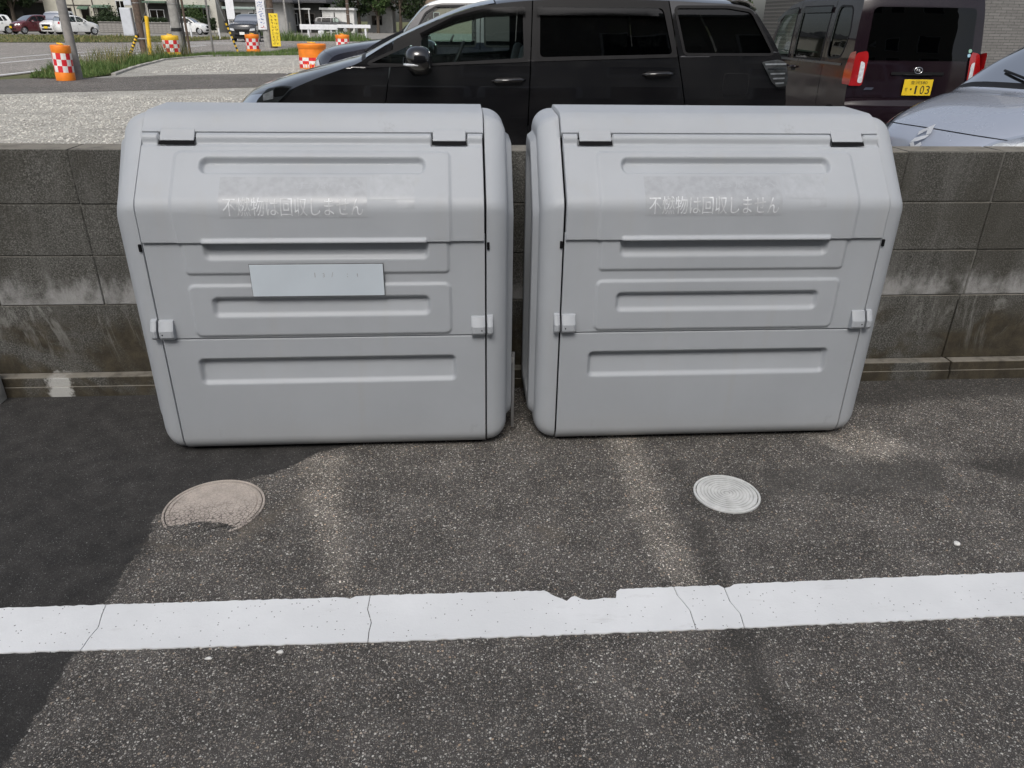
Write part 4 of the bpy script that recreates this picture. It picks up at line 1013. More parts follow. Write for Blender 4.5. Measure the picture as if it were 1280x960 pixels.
# ---------------- tall two-tone car beyond the wagon
XB = dict(L=3.76, W=.835, top=[(.12, .25), (.04, .45), (.0, .7), (.02, .92), (.08, 1.04), (.22, 1.12), (.5, 1.17), (.85, 1.215), (1.05, 1.245), (1.22, 1.42), (1.38, 1.58), (1.55, 1.65), (1.9, 1.695), (2.5, 1.705), (3.1, 1.68), (3.45, 1.63), (3.58, 1.45), (3.66, 1.2), (3.70, 1.0), (3.76, .75), (3.74, .45), (3.66, .25)],
    drop=[(0, .05), (4, .07), (6, .07), (8, .05), (9, .035), (11, .05), (15, .05), (16, .04), (21, .05)], g=[(.2, .93), (.4, .985), (.7, 1.0), (1.0, .985), (1.2, .955), (1.4, .89), (1.6, .82), (1.75, .76)], bf=.2, br=.1, wheels=(.66, 3.09), wr=.32, arch=.37, sill=.28, belt=1.15, cab=(1.1, 3.4), seats=(1.9, 2.75),
    seams=[((1.05, .5), (1.08, 1.2)), ((2.02, .5), (2.05, 1.6)), ((2.95, .5), (2.88, 1.6))], panels=['front_fender', 'front_door', 'rear_door', 'rear_quarter'],
    windows=[dict(poly=[(1.22, 1.17), (1.42, 1.50), (1.55, 1.57), (1.98, 1.58), (1.98, 1.17)], on=1), dict(poly=[(2.1, 1.17), (2.1, 1.585), (2.84, 1.57), (2.9, 1.17)], on=2, glass='glass_tint'), dict(poly=[(3.0, 1.2), (2.98, 1.55), (3.3, 1.52), (3.36, 1.25)], on=3, glass='glass_tint')], mirror=(1.3, 1.12), handles=[(1.75, 1.0, .2, 1), (2.65, 1.0, .2, 2)])
def build_twotone():
    t = thing('parked_car', 'dark compact car with a white roof, half hidden beyond the black wagon', 'car', (-.33, 7.35, 0), 0)
    c = Car(XB, t, paint_mat('paint_navy', (.012, .013, .022), .2)); c.sides()
    c.skin('front_bumper', 0, 4.6, c.paint); c.skin('hood', 4.6, 8, c.paint); c.skin('windscreen', 8.1, 10.4, MATS['glass_clear'], -.96, .96); c.skin('roof', 10.4, 15.3, paint_mat('paint_white', (.72, .73, .73), .3)); c.skin('rear_window', 15.35, 16.8, MATS['glass_tint'], -.93, .93); c.skin('tailgate', 16.8, 18.2, c.paint); c.skin('rear_bumper', 18.2, 21, c.paint)
    for sg in (-1, 1):
        c.patch('roof_band', [(1.40, 1.575), (1.55, 1.63), (1.9, 1.665), (3.35, 1.625), (3.40, 1.60), (2.0, 1.612), (1.62, 1.605)], c.side(sg, .005), MATS['paint_white'], None, (0, sg, 0), .1)
        f = c.end(True, .006); c.patch('headlight', [(sg*(.60+.11*math.cos(a)), .90+.10*math.sin(a)) for a in np.linspace(0, 2*math.pi, 25)[:-1]], f, MATS['lamp_white'], None, (-1, 0, 0), .06)
        c.patch('tail_light', round_poly([(sg*.62, .85), (sg*.62, 1.15), (sg*.76, 1.15), (sg*.78, .85)], .03), c.end(False, .006), MATS['lamp_red'], None, (1, 0, 0), .06)
    for pg in ((-.5, -.05), (.05, .7)):
        pts = [c.skin_pt(8.15+.5*k/6, pg[0]+(pg[1]-pg[0])*k/6, .014) for k in range(7)]; MB().tube(pts, .009, 6).build('wiper', MATS['trim_black'], t, True)
    c.cabin(); return t
build_twotone()

# ---------------- vehicles far off along the road
HAT = dict(COM); HAT.update(per=4)
KVN = dict(VAN); KVN.update(per=4, side_bits=[])
SUV = dict(XB); SUV.update(L=4.4, W=.9, per=4, top=[(x*4.4/3.76, z) for x, z in XB['top']], wheels=(.85, 3.5), wr=.35, arch=.41, cab=(1.3, 3.9), seats=(2.2, 3.2), seams=[((a[0]*1.17, a[1]), (b[0]*1.17, b[1])) for a, b in XB['seams']], windows=[dict(wd, poly=[(x*1.17, z) for x, z in wd['poly']]) for wd in XB['windows']], mirror=(1.5, 1.1), handles=[])
def far_car(spec, kind, name, label, loc, rot, paint, plate_m='plate_pale', cat='car', roofm=None):
    t = thing(name, label, cat, (loc[0], loc[1], 0), rot, 'vehicles along the far road')
    c = Car(spec, t, paint, .4); c.sides(); k = {'hat': (3.95, 8.1, 11, 15, 16.6), 'kvn': (3.9, 6, 9, 13.2, 16), 'suv': (4.6, 8, 10.4, 15.3, 16.8)}[kind]; N = c.t[-1]
    c.skin('front_bumper', 0, k[0], paint, nq=9); c.skin('hood', k[0], k[1], paint, nq=9); c.skin('windscreen', k[1], k[2], MATS['glass_tint'], -.95, .95, nq=9); c.skin('roof', k[2], k[3], roofm or paint, nq=9)
    c.skin('rear_window', k[3]+.3, k[4], MATS['glass_tint'], -.9, .9, nq=9); c.skin('tailgate', k[4], N, paint, nq=9)
    W = c.W; f = c.end(True, .008); r = c.end(False, .012)
    for sg in (-1, 1):
        c.patch('headlight', [(sg*W*.55, .66), (sg*W*.6, .80), (sg*W*.9, .84), (sg*W*.92, .70)], f, MATS['lamp_white'], None, (-1, 0, 0), .2)
        c.patch('tail_light', [(sg*W*.68, .80), (sg*W*.70, .98), (sg*W*.93, .98), (sg*W*.93, .80)], r, MATS['lamp_red'], None, (1, 0, 0), .2)
    c.patch('grille', [(-W*.5, .56), (-W*.52, .76), (W*.52, .76), (W*.5, .56)], f, MATS['trim_black'], None, (-1, 0, 0), .2)
    c.patch('air_intake', [(-W*.6, .32), (-W*.6, .45), (W*.6, .45), (W*.6, .32)], f, MATS['trim_black'], None, (-1, 0, 0), .2)
    plate(t, f(0, .52)+Vector((-.03, 0, 0)), Matrix.Rotation(R_(-90), 4, 'Z'), MATS[plate_m], []); plate(t, r(0, .72)+Vector((.03, 0, 0)), Matrix.Rotation(R_(90), 4, 'Z'), MATS[plate_m], [])
    c.cabin(); return t
PW = MATS['paint_white']
far_car(HAT, 'hat', 'parked_car', 'white hatchback at the far left edge beyond the road, beside the maroon car', (-38.6, 67.0), R_(38), PW)
far_car(HAT, 'hat', 'parked_car', 'maroon car with yellow plate parked beyond the road at left', (-35.6, 68.2), R_(58), paint_mat('paint_maroon', (.10, .012, .018), .3), 'plate_yellow')
far_car(KVN, 'kvn', 'parked_van', 'white boxy van facing the camera, partly behind the leaning grey pole', (-33.3, 69.3), R_(82), PW, 'plate_yellow', 'van')
far_car(HAT, 'hat', 'parked_car', 'white car seen from behind at an angle, right of the grey pole', (-29.3, 70.0), R_(226), PW)
far_car(HAT, 'hat', 'parked_car', 'small white hatchback in profile in front of the beige house', (-21.5, 75.3), R_(174), PW)
far_car(SUV, 'suv', 'oncoming_car', 'dark grey sport utility car coming along the road behind an orange drum', (-12.75, 52.6), R_(88), paint_mat('paint_graphite', (.02, .022, .026), .25))
far_car(HAT, 'hat', 'parked_car', 'white car nose showing beside the yellow sign board', (-16.6, 80), R_(185), PW)
far_car(SUV, 'suv', 'parked_car', 'dark car parked behind the white guard rail', (-10.2, 92), R_(182), MATS['paint_graphite'])

# ================================================================== LAND BEHIND THE WALL
lowe = [(-9.9, 12.7), (-7.6, 13.5), (-6.9, 13.9), (-5.7, 14.4), (-3.4, 15.5), (16, 24.2)]
upe = [(-10.35, 16.2), (-9.3, 17.75), (-8.1, 17.8), (-7.4, 18.5), (-6.4, 19.5), (-4.0, 20.5), (16, 29.0)]
kerb = [(-7.9, 18.2), (-7.75, 19.2), (-8.5, 22.6), (-9.3, 27.6), (-8.8, 30.5), (-5.9, 34.7), (-5.0, 35.6), (0, 38.5), (16, 43)]
flat('gravel_lot', [(-9.9, .19), (16, .19)]+lowe[::-1], 0.0, MATS['gravel'])
flat('added_dark_strip', [(1.6, .19), (15.8, .19), (15.8, 16.5), (1.6, 14.5)], .004, MATS['asphalt_path'])  # unseen asphalt added over the gravel to darken what the parked cars mirror
flat('path', jag(lowe, .05, .3)+jag(upe[::-1], .05, .3), .004, MATS['asphalt_path'])
flat('gravel_lot', upe[2:]+kerb[::-1], 0.0, MATS['gravel'])
flat('road', [(-22.5, -60), (-10.35, -60), (-10.35, 16.2), (-10.35, 30), (-9.4, 32.5), (-6.2, 36.3), (0, 39.4), (16, 43.9), (60, 52), (60, 66), (-5, 64), (-12, 66), (-14.5, 90), (-15.2, 60), (-16.5, 52), (-19, 48.6), (-24, 46), (-90, 47), (-90, 41), (-22.5, 39)], -.012, MATS['asphalt_road'])
flat('forecourt', [(-90, 65.5), (-26, 66), (-15.5, 66), (-12, 66), (40, 66), (40, 110), (-90, 110)], -.016, simple('forecourt_gravel', (.22, .21, .19), .95, vary=.3, scale=2))
# painted road lines
simple('road_paint', (.66, .67, .67), .7, vary=.15, scale=3)
def road_line(poly): tag(flat('road_line', poly, -.006, MATS['road_paint']), kind='structure')
def seg(x0, y0, x1, y1, w_):
    d = np.array([x1-x0, y1-y0]); d = d/np.hypot(*d); n_ = np.array([-d[1], d[0]])*w_/2
    return [(x0+n_[0], y0+n_[1]), (x0-n_[0], y0-n_[1]), (x1-n_[0], y1-n_[1]), (x1+n_[0], y1+n_[1])]
for a in ((-10.55, -20, -10.6, 29.5, .16), (-13.6, -20, -13.6, 30, .15), (-13.62, 30.2, -12.9, 45, .15), (-15.2, 8, -15.2, 31.5, .15), (-15.18, 31.7, -13.4, 46, .15), (-21.6, -20, -21.6, 38, .15), (-12.4, 31, -11.2, 31.2, .35), (-12.5, 33, -11.3, 33.2, .35), (-16.4, 47.0, -11.6, 48.6, .45), (-15.9, 50.3, -11.2, 51.8, .4), (-9.8, 41, -4, 44, .15), (-9, 55, 2, 57.5, .2), (-9.5, 60.5, 2, 62, .2)):
    road_line(seg(*a))
# loose stones on the gravel
def stones(n, area, smin, smax, name, mat):
    base = np.array([(1, 0, 0), (-1, 0, 0), (0, 1, 0), (0, -1, 0), (0, 0, 1), (0, 0, -.4)]); fs0 = [(0, 2, 4), (2, 1, 4), (1, 3, 4), (3, 0, 4), (2, 0, 5), (1, 2, 5), (3, 1, 5), (0, 3, 5)]
    m = MB()
    for _ in range(n):
        x = random.uniform(area[0], area[1]); y = random.uniform(area[2], area[3]); r = random.uniform(smin, smax); a = random.uniform(0, 6.28)
        b = base*np.array([r*random.uniform(.7, 1.4), r*random.uniform(.7, 1.2), r*random.uniform(.4, .9)]); ca, sa = math.cos(a), math.sin(a)
        m.add([(x+p[0]*ca-p[1]*sa, y+p[0]*sa+p[1]*ca, p[2]+.002) for p in b], fs0)
    return tag(m.build(name, mat), kind='stuff')
def stone_mat():
    s = NT('loose_stone'); g = s.n('ShaderNodeNewGeometry'); c = s.ramp(g.outputs['Random Per Island'], [(0, (.2, .195, .18)), (.15, (.36, .345, .31)), (.6, (.50, .485, .44)), (1, (.63, .615, .565))]); s.set(base=c, rough=.9); return s.m
stone_mat()
tag(stones(15000, (-9.6, 1.2, 4.0, 13.2), .008, .024, 'gravel', MATS['loose_stone']), 'loose pale gravel scattered over the lot behind the wall', 'gravel')
tag(stones(2500, (-7.4, -2.2, 20.5, 30), .012, .03, 'gravel', MATS['loose_stone']), 'loose pale gravel beyond the asphalt path', 'gravel')

# ---------------- grass
def leaf_mat(name, a, b, c):
    s = NT(name); g = s.n('ShaderNodeNewGeometry'); col = s.ramp(g.outputs['Random Per Island'], [(0, a), (.55, b), (1, c)])
    s.set(base=col, rough=.6, spec=.3); s.p.inputs['Subsurface Weight'].default_value = 0.0
    tr = s.n('ShaderNodeBsdfTranslucent'); s.l(col, tr.inputs[0]); mx = s.n('ShaderNodeMixShader'); mx.inputs[0].default_value = .25
    s.l(s.p.outputs[0], mx.inputs[1]); s.l(tr.outputs[0], mx.inputs[2]); s.l(mx.outputs[0], s.out.inputs[0]); return s.m
leaf_mat('grass_green', (.065, .12, .03), (.11, .18, .05), (.20, .25, .09))
leaf_mat('grass_dry', (.10, .13, .045), (.17, .18, .07), (.30, .25, .12))
leaf_mat('leaf_dark', (.014, .026, .012), (.028, .048, .018), (.05, .075, .03))
leaf_mat('leaf_mid', (.03, .06, .018), (.05, .09, .026), (.09, .13, .045))
def pip(x, y, poly):
    ins = False; n = len(poly)
    for i in range(n):
        (x0, y0), (x1, y1) = poly[i], poly[(i+1) % n]
        if (y0 > y) != (y1 > y) and x < (x1-x0)*(y-y0)/(y1-y0)+x0: ins = not ins
    return ins
def grass(n, poly, h0, h1, wd, name, mat, label, zf=None, clump=None):
    m = MB(); xs_ = [p[0] for p in poly]; ys_ = [p[1] for p in poly]; k = 0; tries = 0
    cl = [(random.uniform(min(xs_), max(xs_)), random.uniform(min(ys_), max(ys_)), random.uniform(.5, 1.6)) for _ in range(clump or 0)]
    while k < n and tries < n*12:
        tries += 1
        x = random.uniform(min(xs_), max(xs_)); y = random.uniform(min(ys_), max(ys_))
        if not pip(x, y, poly): continue
        f = 1.0
        if cl:
            d = min(math.hypot(x-a, y-b)/r for a, b, r in cl); f = max(.35, 1.5-d*.8)
        k += 1; h = random.uniform(h0, h1)*f; a = random.uniform(0, 6.28); w_ = wd*random.uniform(.6, 1.4); lx, ly = random.uniform(-.5, .5)*h, random.uniform(-.5, .5)*h
        ca, sa = math.cos(a)*w_/2, math.sin(a)*w_/2
        m.add([(x-ca, y-sa, -.02), (x+ca, y+sa, -.02), (x+ca*.7+lx*.4, y+sa*.7+ly*.4, h*.6), (x-ca*.7+lx*.4, y-sa*.7+ly*.4, h*.6), (x+lx, y+ly, h)], [(0, 1, 2, 3), (3, 2, 4)])
    return tag(m.build(name, mat), label, 'grass', kind='stuff')
verge = [(-9.4, 18.05), (-8.0, 18.1), (-7.95, 19.2), (-8.7, 22.6), (-9.4, 27.6), (-9.0, 30.4), (-6.2, 34.6), (-5.2, 35.5), (-6.1, 36.2), (-9.3, 32.3), (-10.2, 30), (-10.2, 23.5), (-9.75, 20)]
flat('verge', verge, .006, MATS['field'])
grass(13000, verge, .08, .30, .022, 'grass', MATS['grass_green'], 'green weeds and grass on the near verge around the poles', clump=26)
grass(900, [(-9.5, 18.4), (-8.6, 18.6), (-9.0, 22), (-9.7, 27), (-9.2, 31), (-10.2, 31)], .3, .62, .02, 'grass', MATS['grass_dry'], 'taller seeding weeds standing in the near verge', clump=12)
grass(1500, [(-9.4, 30.2), (-7.2, 31.5), (-5.2, 33.2), (-5.6, 34.2), (-7.6, 32.6), (-9.3, 31.4)], .05, .22, .02, 'grass', MATS['grass_green'], 'sparse weeds in the gravel beside the second orange drum')
fverge = [(-62, 47.2), (-24.4, 46.2), (-19.2, 48.8), (-16.7, 52), (-15.5, 60), (-15.8, 65.6), (-26, 65.4), (-62, 64.9)]
flat('verge', fverge, .004, MATS['field'])
grass(13000, fverge, .08, .30, .09, 'grass', MATS['grass_dry'], 'dry green grass bank beyond the road', clump=40)
grass(1800, [(-12.0, 56.5), (-5.0, 57.5), (-5, 60.2), (-11.3, 59.2)], .15, .7, .05, 'grass', MATS['grass_green'], 'green weeds at the foot of the white guard rail', clump=8)
# kerb stones along the verge
simple('kerb_stone', (.36, .35, .32), .9, vary=.3, scale=8, bump=.4)
for a, b in zip(kerb[1:6], kerb[2:7]):
    L_ = math.hypot(b[0]-a[0], b[1]-a[1]); nn = int(L_/.62); an = math.atan2(b[1]-a[1], b[0]-a[0])
    for k in range(nn):
        f0 = (k+.5)/nn; M_ = Matrix.Translation((a[0]+(b[0]-a[0])*f0, a[1]+(b[1]-a[1])*f0, 0)) @ Matrix.Rotation(an, 4, 'Z')
        o = MB().box((-L_/nn/2+.006, -.06, -.05), (L_/nn/2-.006, .06, .045+random.uniform(0, .015)), .012, M_).build('kerb_stone', MATS['kerb_stone']); o['kind'] = 'structure'

# ================================================================== STREET FURNITURE
simple('drum_orange', (.80, .22, .015), .45, vary=.1); simple('drum_yellow', (.82, .50, .03), .45, vary=.1); simple('sheet_red', (.62, .02, .03), .4, vary=.1); simple('sheet_white', (.74, .73, .70), .4, vary=.1)
simple('pole_grey', (.22, .215, .205), .8, vary=.2, scale=5, bump=.3, bscale=40); simple('pole_concrete', (.30, .295, .28), .9, vary=.2, scale=5, bump=.4); simple('pole_brown', (.10, .072, .055), .85, vary=.3, scale=9, bump=.5)
simple('guard_yellow', (.78, .50, .03), .45); simple('guard_black', (.02, .02, .02), .5); simple('box_grey', (.50, .53, .57), .5, vary=.06); simple('white_paint', (.72, .73, .76), .45, vary=.06); simple('sign_blue', (.03, .10, .35), .5); simple('sign_red', (.5, .05, .04), .5); simple('sign_yellow', (.75, .56, .03), .5); simple('sign_ink', (.20, .12, .02), .6)
def drum(loc, r, h, label, top='drum_orange', phase=0.0, rows=3, lean=0.0, rz=0.0, zr=(.245, .775)):
    t = thing('crash_drum', label, 'crash drum', loc, rz, 'orange crash drums along the road'); t.rotation_euler = (0, lean, rz)
    MB().lathe([(r*.98, 0), (r, .03), (r, h*.22), (r*.97, h*.24), (r*.97, h*.78), (r, h*.80), (r*1.03, h*.94), (r*.98, h*.98), (0, h)], 28).build('barrel', MATS[top], t, True, 35)
    m = MB(); n = 12; z0, z1 = h*zr[0], h*zr[1]; R = r*(.985 if zr[0] > .1 else 1.004)
    for i in range(rows):
        for k in range(n):
            for q in range(2):
                a0 = phase+2*math.pi*(k+q/2)/n; a1 = phase+2*math.pi*(k+(q+1)/2)/n; za, zb_ = z0+(z1-z0)*i/rows, z0+(z1-z0)*(i+1)/rows
                m.add([(R*math.cos(a0), R*math.sin(a0), za), (R*math.cos(a1), R*math.sin(a1), za), (R*math.cos(a1), R*math.sin(a1), zb_), (R*math.cos(a0), R*math.sin(a0), zb_)], [(0, 1, 2, 3)], (i+k) % 2)
    m.build('checker_sheet', [MATS['sheet_red'], MATS['sheet_white']], t)
    MB().tube([(r*.3*math.cos(a), r*.3*math.sin(a), h+.03*math.sin(a/2)) for a in np.linspace(0, 2*math.pi, 13)], .012, 6, False).build('lifting_strap', MATS['guard_yellow'], t)
    return t
drum((-8.09, 17.25, 0), .215, .80, 'orange drum with checkered band beside the nearest grey pole', phase=.3, lean=.06)
drum((-9.72, 29.8, 0), .31, .80, 'yellow-topped checkered drum in the weeds by the tall concrete pole', 'drum_yellow', .1)
drum((-7.62, 34.1, 0), .30, .80, 'orange checkered drum in front of the oncoming dark car', phase=.2)
drum((-3.15, 23.3, 0), .44, .74, 'wide orange drum just beyond the black wagon hood', phase=.4, zr=(.05, .45))
drum((-3.9, 36.0, 0), .32, .80, 'far orange drum peeking over the hoods below the white rail', phase=.4)

def pole(name, x, y, r0, r1, h, mat, label, cat='pole'):
    t = thing(name, label, cat, (x, y, 0)); MB().tube([(0, 0, -.05), (0, 0, h*.5), (0, 0, h)], [r0, (r0+r1)/2, r1], 16).build('shaft', MATS[mat], t, True, 60)
    for k in range(3): MB().lathe([(r0*1.02, 0), (r0*1.02, .03)], 16, 'Z', (0, 0, 1.9+k*.5)).build('band', MATS['zinc'], t)
    return t
pole('utility_pole', -8.02, 17.75, .112, .09, 8, 'pole_grey', 'nearest grey pole beside the orange drum at left')
p2 = pole('utility_pole', -11.12, 30.7, .14, .11, 8, 'pole_brown', 'brown pole with a grey cabinet and yellow guard on it')
cb = MB().box((-.62, -.14, .74), (-.20, .12, 1.74), .02).build('cabinet', MATS['box_grey'], p2, False); MB().box((-.60, -.148, .78), (-.22, -.141, 1.70), .004).build('cabinet_door', MATS['box_grey'], cb)
MB().box((-.42, -.12, 1.82), (-.12, .10, 2.4), .02).build('meter_box', MATS['box_grey'], p2)
MB().tube([(.16, -.10, 0), (.20, -.10, 1.2)], .03, 8).build('conduit', MATS['zinc'], p2)
MB().box((-.2, -.16, .62), (.3, -.13, .66)).build('strap', MATS['zinc'], p2)
def guard_tube(a, b, r, label, striped, name='guy_wire_guard'):
    t = thing(name, label, 'wire guard', (a[0], a[1], 0)); a, b = Vector(a), Vector(b); n = 14
    for k in range(n if striped else 1):
        N = n if striped else 1
        p, q = (b-a)*(k/N), (b-a)*((k+1)/N)
        MB().tube([p, q], r, 10).build('stripe' if striped else 'sleeve', MATS['guard_black'] if striped and k % 2 else MATS['guard_yellow'], t, True, 60)
    MB().tube([(b-a), (b-a)*3.2], .008, 5).build('guy_wire', MATS['zinc'], t)
    return t
guard_tube((-10.84, 30.5, 0), (-10.72, 30.5, 1.45), .075, 'plain yellow guard tube right of the brown pole', False)
guard_tube((-11.63, 30.4, 0), (-11.22, 30.55, .80), .055, 'yellow and black striped guard below the grey cabinet', True)
p3 = pole('utility_pole', -10.15, 32.0, .20, .16, 9, 'pole_concrete', 'thick concrete pole behind the yellow-topped drum')
for dx in (.30, .44): MB().tube([(dx, -.1, 0), (dx-.02, -.1, 4.5)], .05, 8).build('cable_conduit', MATS['guard_black'] if dx < .4 else MATS['pole_brown'], p3, True, 60)
MB().lathe([(.205, .90), (.205, 1.03)], 16).build('black_band', MATS['guard_black'], p3)
pole('sign_post', -9.25, 33.6, .045, .045, 5, 'pole_grey', 'thin grey post right of the concrete pole')
guard_tube((-8.95, 36.5, 0.25), (-9.35, 36.5, 1.55), .045, 'thin striped yellow and black guard before the white hatchback', True)
p4 = pole('utility_pole', -8.95, 43.0, .22, .18, 9, 'pole_concrete', 'concrete pole carrying a tall white sign with blue lettering')
def strokes(parent, x0, x1, z0, z1, y, nchar, mat, seed, cols=1):
    """weathered, unreadable characters: short bars grouped in square cells"""
    rr = random.Random(seed); cw = (x1-x0)/cols
    for c_ in range(cols):
        for i in range(nchar):
            zc = z1-(z1-z0)*(i+.5)/nchar; hh = (z1-z0)/nchar*.38; m = MB(); xc = x0+cw*(c_+.5); ww = cw*.38
            for _ in range(5):
                if rr.random() < .5: z = zc+rr.uniform(-hh, hh); a = rr.uniform(-ww, 0); m.box((xc+a, y-.003, z-.012), (xc+a+rr.uniform(.5, 1)*ww, y, z+.012))
                else: x = xc+rr.uniform(-ww, ww); a = rr.uniform(-hh, 0); m.box((x-.012, y-.003, zc+a), (x+.012, y, zc+a+rr.uniform(.5, 1)*hh))
            m.build('lettering', mat, parent)
sg = MB().box((-.36, -.28, .88), (.10, -.24, 2.35), .006).build('sign_board', MATS['white_paint'], p4); strokes(sg, -.32, .06, 1.15, 2.3, -.282, 7, MATS['sign_blue'], 3); strokes(sg, -.32, .06, .92, 1.12, -.282, 1, MATS['sign_red'], 5)
p5 = pole('utility_pole', -8.42, 42.0, .19, .16, 9, 'pole_brown', 'brown pole carrying a yellow sign board')
sg = MB().box((-.05, -.26, .08), (.42, -.22, 1.68), .006).build('sign_board', MATS['sign_yellow'], p5); strokes(sg, 0, .38, .14, 1.62, -.262, 9, MATS['sign_ink'], 8, 2)
# white guard rail
gr = thing('guard_rail', 'white guard rail across the end of the side road', 'guard rail', (-7.7, 60, 0))
MB().box((-2.6, -.03, .72), (.2, .03, 1.08), .012).build('rail', MATS['white_paint'], gr); MB().box((.2, -.02, .86), (2.7, .04, 1.10), .012).build('rail', MATS['white_paint'], gr)
for x in (-2.0, -.3, .15, 2.3): MB().box((x-.07, .035, 0), (x+.07, .13, 1.04), .01).build('post', MATS['white_paint'], gr)
MB().box((-1.25, -.10, .02), (-.8, .02, .66), .02).build('base_block', MATS['white_paint'], gr)
wsb = thing('street_sign', 'white board sign on two legs left of the dark oncoming car', 'sign', (-14.5, 57, 0))
MB().box((-.26, -.03, 1.35), (.30, .03, 3.6), .01).build('board', MATS['white_paint'], wsb)
for x in (-.2, .24): MB().tube([(x, .02, 0), (x, .02, 1.4)], .04, 8).build('leg', MATS['white_paint'], wsb)
for x, y, wh in ((-17.6, 57.5, 'leftmost'), (-15.9, 58.5, 'middle'), (-14.9, 59, 'rightmost')):
    o = MB().tube([(0, 0, 0), (0, 0, .75)], .06, 10).build('bollard', MATS['white_paint'], None, True, 50); o.location = (x, y, 0)
    tag(o, wh+' of three short white marker posts in the grass', 'bollard', 'short white marker posts')
pole('street_post', -17.4, 90, .06, .06, 6, 'pole_grey', 'thin grey post before the dark porch, right of the yellow sign')
pole('street_post', -14.9, 78, .06, .06, 6, 'pole_concrete', 'pale thin post above the left end of the guard rail')
pole('street_post', -13.5, 78, .06, .06, 6, 'pole_concrete', 'second pale thin post above the guard rail')
pole('utility_pole', -9.7, 84, .17, .14, 8, 'pole_brown', 'far pole right of the pale shed')
ub = thing('utility_box', 'beige utility cabinet on the ground right of the yellow sign', 'cabinet', (-17.9, 92, 0)); MB().box((-.62, -.35, 0), (.62, .35, 1.12), .03).build('housing', simple('beige_box', (.42, .41, .36), .6), ub); MB().box((-.3, -.36, .75), (-.02, -.352, .95), .003).build('label_panel', MATS['guard_black'], ub)

# ================================================================== HOUSES
simple('wall_beige', (.44, .425, .36), .9, vary=.08, scale=2, bump=.2, bscale=30); simple('wall_cream', (.46, .45, .40), .9, vary=.08, scale=2, bump=.2); simple('wall_grey', (.33, .33, .32), .9, vary=.1, scale=2); simple('wall_white', (.60, .60, .58), .85, vary=.08, scale=2); simple('wall_brown', (.26, .20, .15), .9, vary=.1)
simple('roof_tile', (.055, .055, .06), .7, vary=.2, scale=3); simple('roof_brown', (.12, .10, .085), .8, vary=.2); simple('awning_green', (.085, .14, .10), .7, vary=.15); simple('frame_pale', (.55, .56, .56), .5); simple('frame_dark', (.05, .045, .04), .6); simple('curtain', (.42, .43, .42), .8); simple('canopy', (.24, .30, .28), .4, vary=.1)
simple('porch_dark', (.03, .03, .028), .9)
def window(parent, x0, x1, z0, z1, y, frame='frame_pale', mull=1, curtain=True):
    w_ = MB()
    t_ = .06
    w_.box((x0-t_, y-.06, z1), (x1+t_, y+.02, z1+t_)); w_.box((x0-t_, y-.06, z0-t_), (x1+t_, y+.02, z0)); w_.box((x0-t_, y-.06, z0), (x0, y+.02, z1)); w_.box((x1, y-.06, z0), (x1+t_, y+.02, z1))
    for k in range(mull): xm = x0+(x1-x0)*(k+1)/(mull+1); w_.box((xm-.03, y-.05, z0), (xm+.03, y+.015, z1))
    f = w_.build('window', MATS[frame], parent)
    MB().box((x0, y-.012, z0), (x1, y-.004, z1)).build('pane', MATS['glass_tint'], f)
    if curtain: MB().box((x0, y+.0, z0), (x1, y+.006, z1)).build('curtain', MATS['curtain'], f)
def house(name, label, x0, x1, y0, y1, h, wall, roof, roofz=1.8, over=.6):
    t = thing(name, label, 'house', ((x0+x1)/2, (y0+y1)/2, 0)); cx, cy = (x0+x1)/2, (y0+y1)/2
    MB().box((x0-cx, y0-cy, -.05), (x1-cx, y1-cy, h)).build('wall', MATS[wall], t)
    a, b, c, d = x0-cx-over, x1-cx+over, y0-cy-over, y1-cy+over; m = MB(); ym = 0
    m.add([(a, c, h-.05), (b, c, h-.05), (b, d, h-.05), (a, d, h-.05), (a+1.5, ym, h+roofz), (b-1.5, ym, h+roofz), (a, c, h+.1), (b, c, h+.1), (b, d, h+.1), (a, d, h+.1)], [(3, 2, 1, 0), (0, 1, 7, 6), (1, 2, 8, 7), (2, 3, 9, 8), (3, 0, 6, 9), (6, 7, 5, 4), (8, 9, 4, 5), (7, 8, 5), (9, 6, 4)])
    m.build('roof', MATS[roof], t); return t, cx, cy
def awning(parent, x0, x1, y, z, dep, mat='awning_green'):
    m = MB(); m.add([(x0, y, z+.22), (x1, y, z+.22), (x1, y-dep, z), (x0, y-dep, z), (x0, y, z+.12), (x1, y, z+.12), (x1, y-dep, z-.08), (x0, y-dep, z-.08)], [(0, 3, 2, 1), (4, 5, 6, 7), (3, 7, 6, 2), (0, 4, 7, 3), (1, 2, 6, 5)]); m.build('awning', MATS[mat], parent)
# beige house behind the parked cars
t, cx, cy = house('house', 'beige two-storey house behind the parked white cars', -42.0, -32.4, 88, 97, 6.0, 'wall_beige', 'roof_tile'); Yf = 88-cy
for (a, b, z0, z1) in ((-39.9, -39.3, 1.0, 2.15), (-38.2, -37.5, 1.0, 2.1), (-36.5, -35.55, 1.2, 2.2)): window(t, a-cx, b-cx, z0, z1, Yf, 'frame_dark', 0, False)
window(t, -34.5-cx, -33.7-cx, .9, 2.9, Yf, 'frame_pale', 1); window(t, -38.5-cx, -36.5-cx, 3.8, 5.0, Yf); window(t, -35-cx, -33.4-cx, 3.8, 5.0, Yf)
awning(t, -36.95-cx, -35.1-cx, Yf, 2.3, .6); awning(t, -38.5-cx, -37.4-cx, Yf, 2.15, .5); MB().box((-37.0-cx, Yf-.08, 0), (-36.92-cx, Yf-.001, 6)).build('downpipe', MATS['frame_dark'], t); MB().box((-38.95-cx, Yf-.08, 0), (-38.87-cx, Yf-.001, 6)).build('downpipe', MATS['frame_dark'], t)
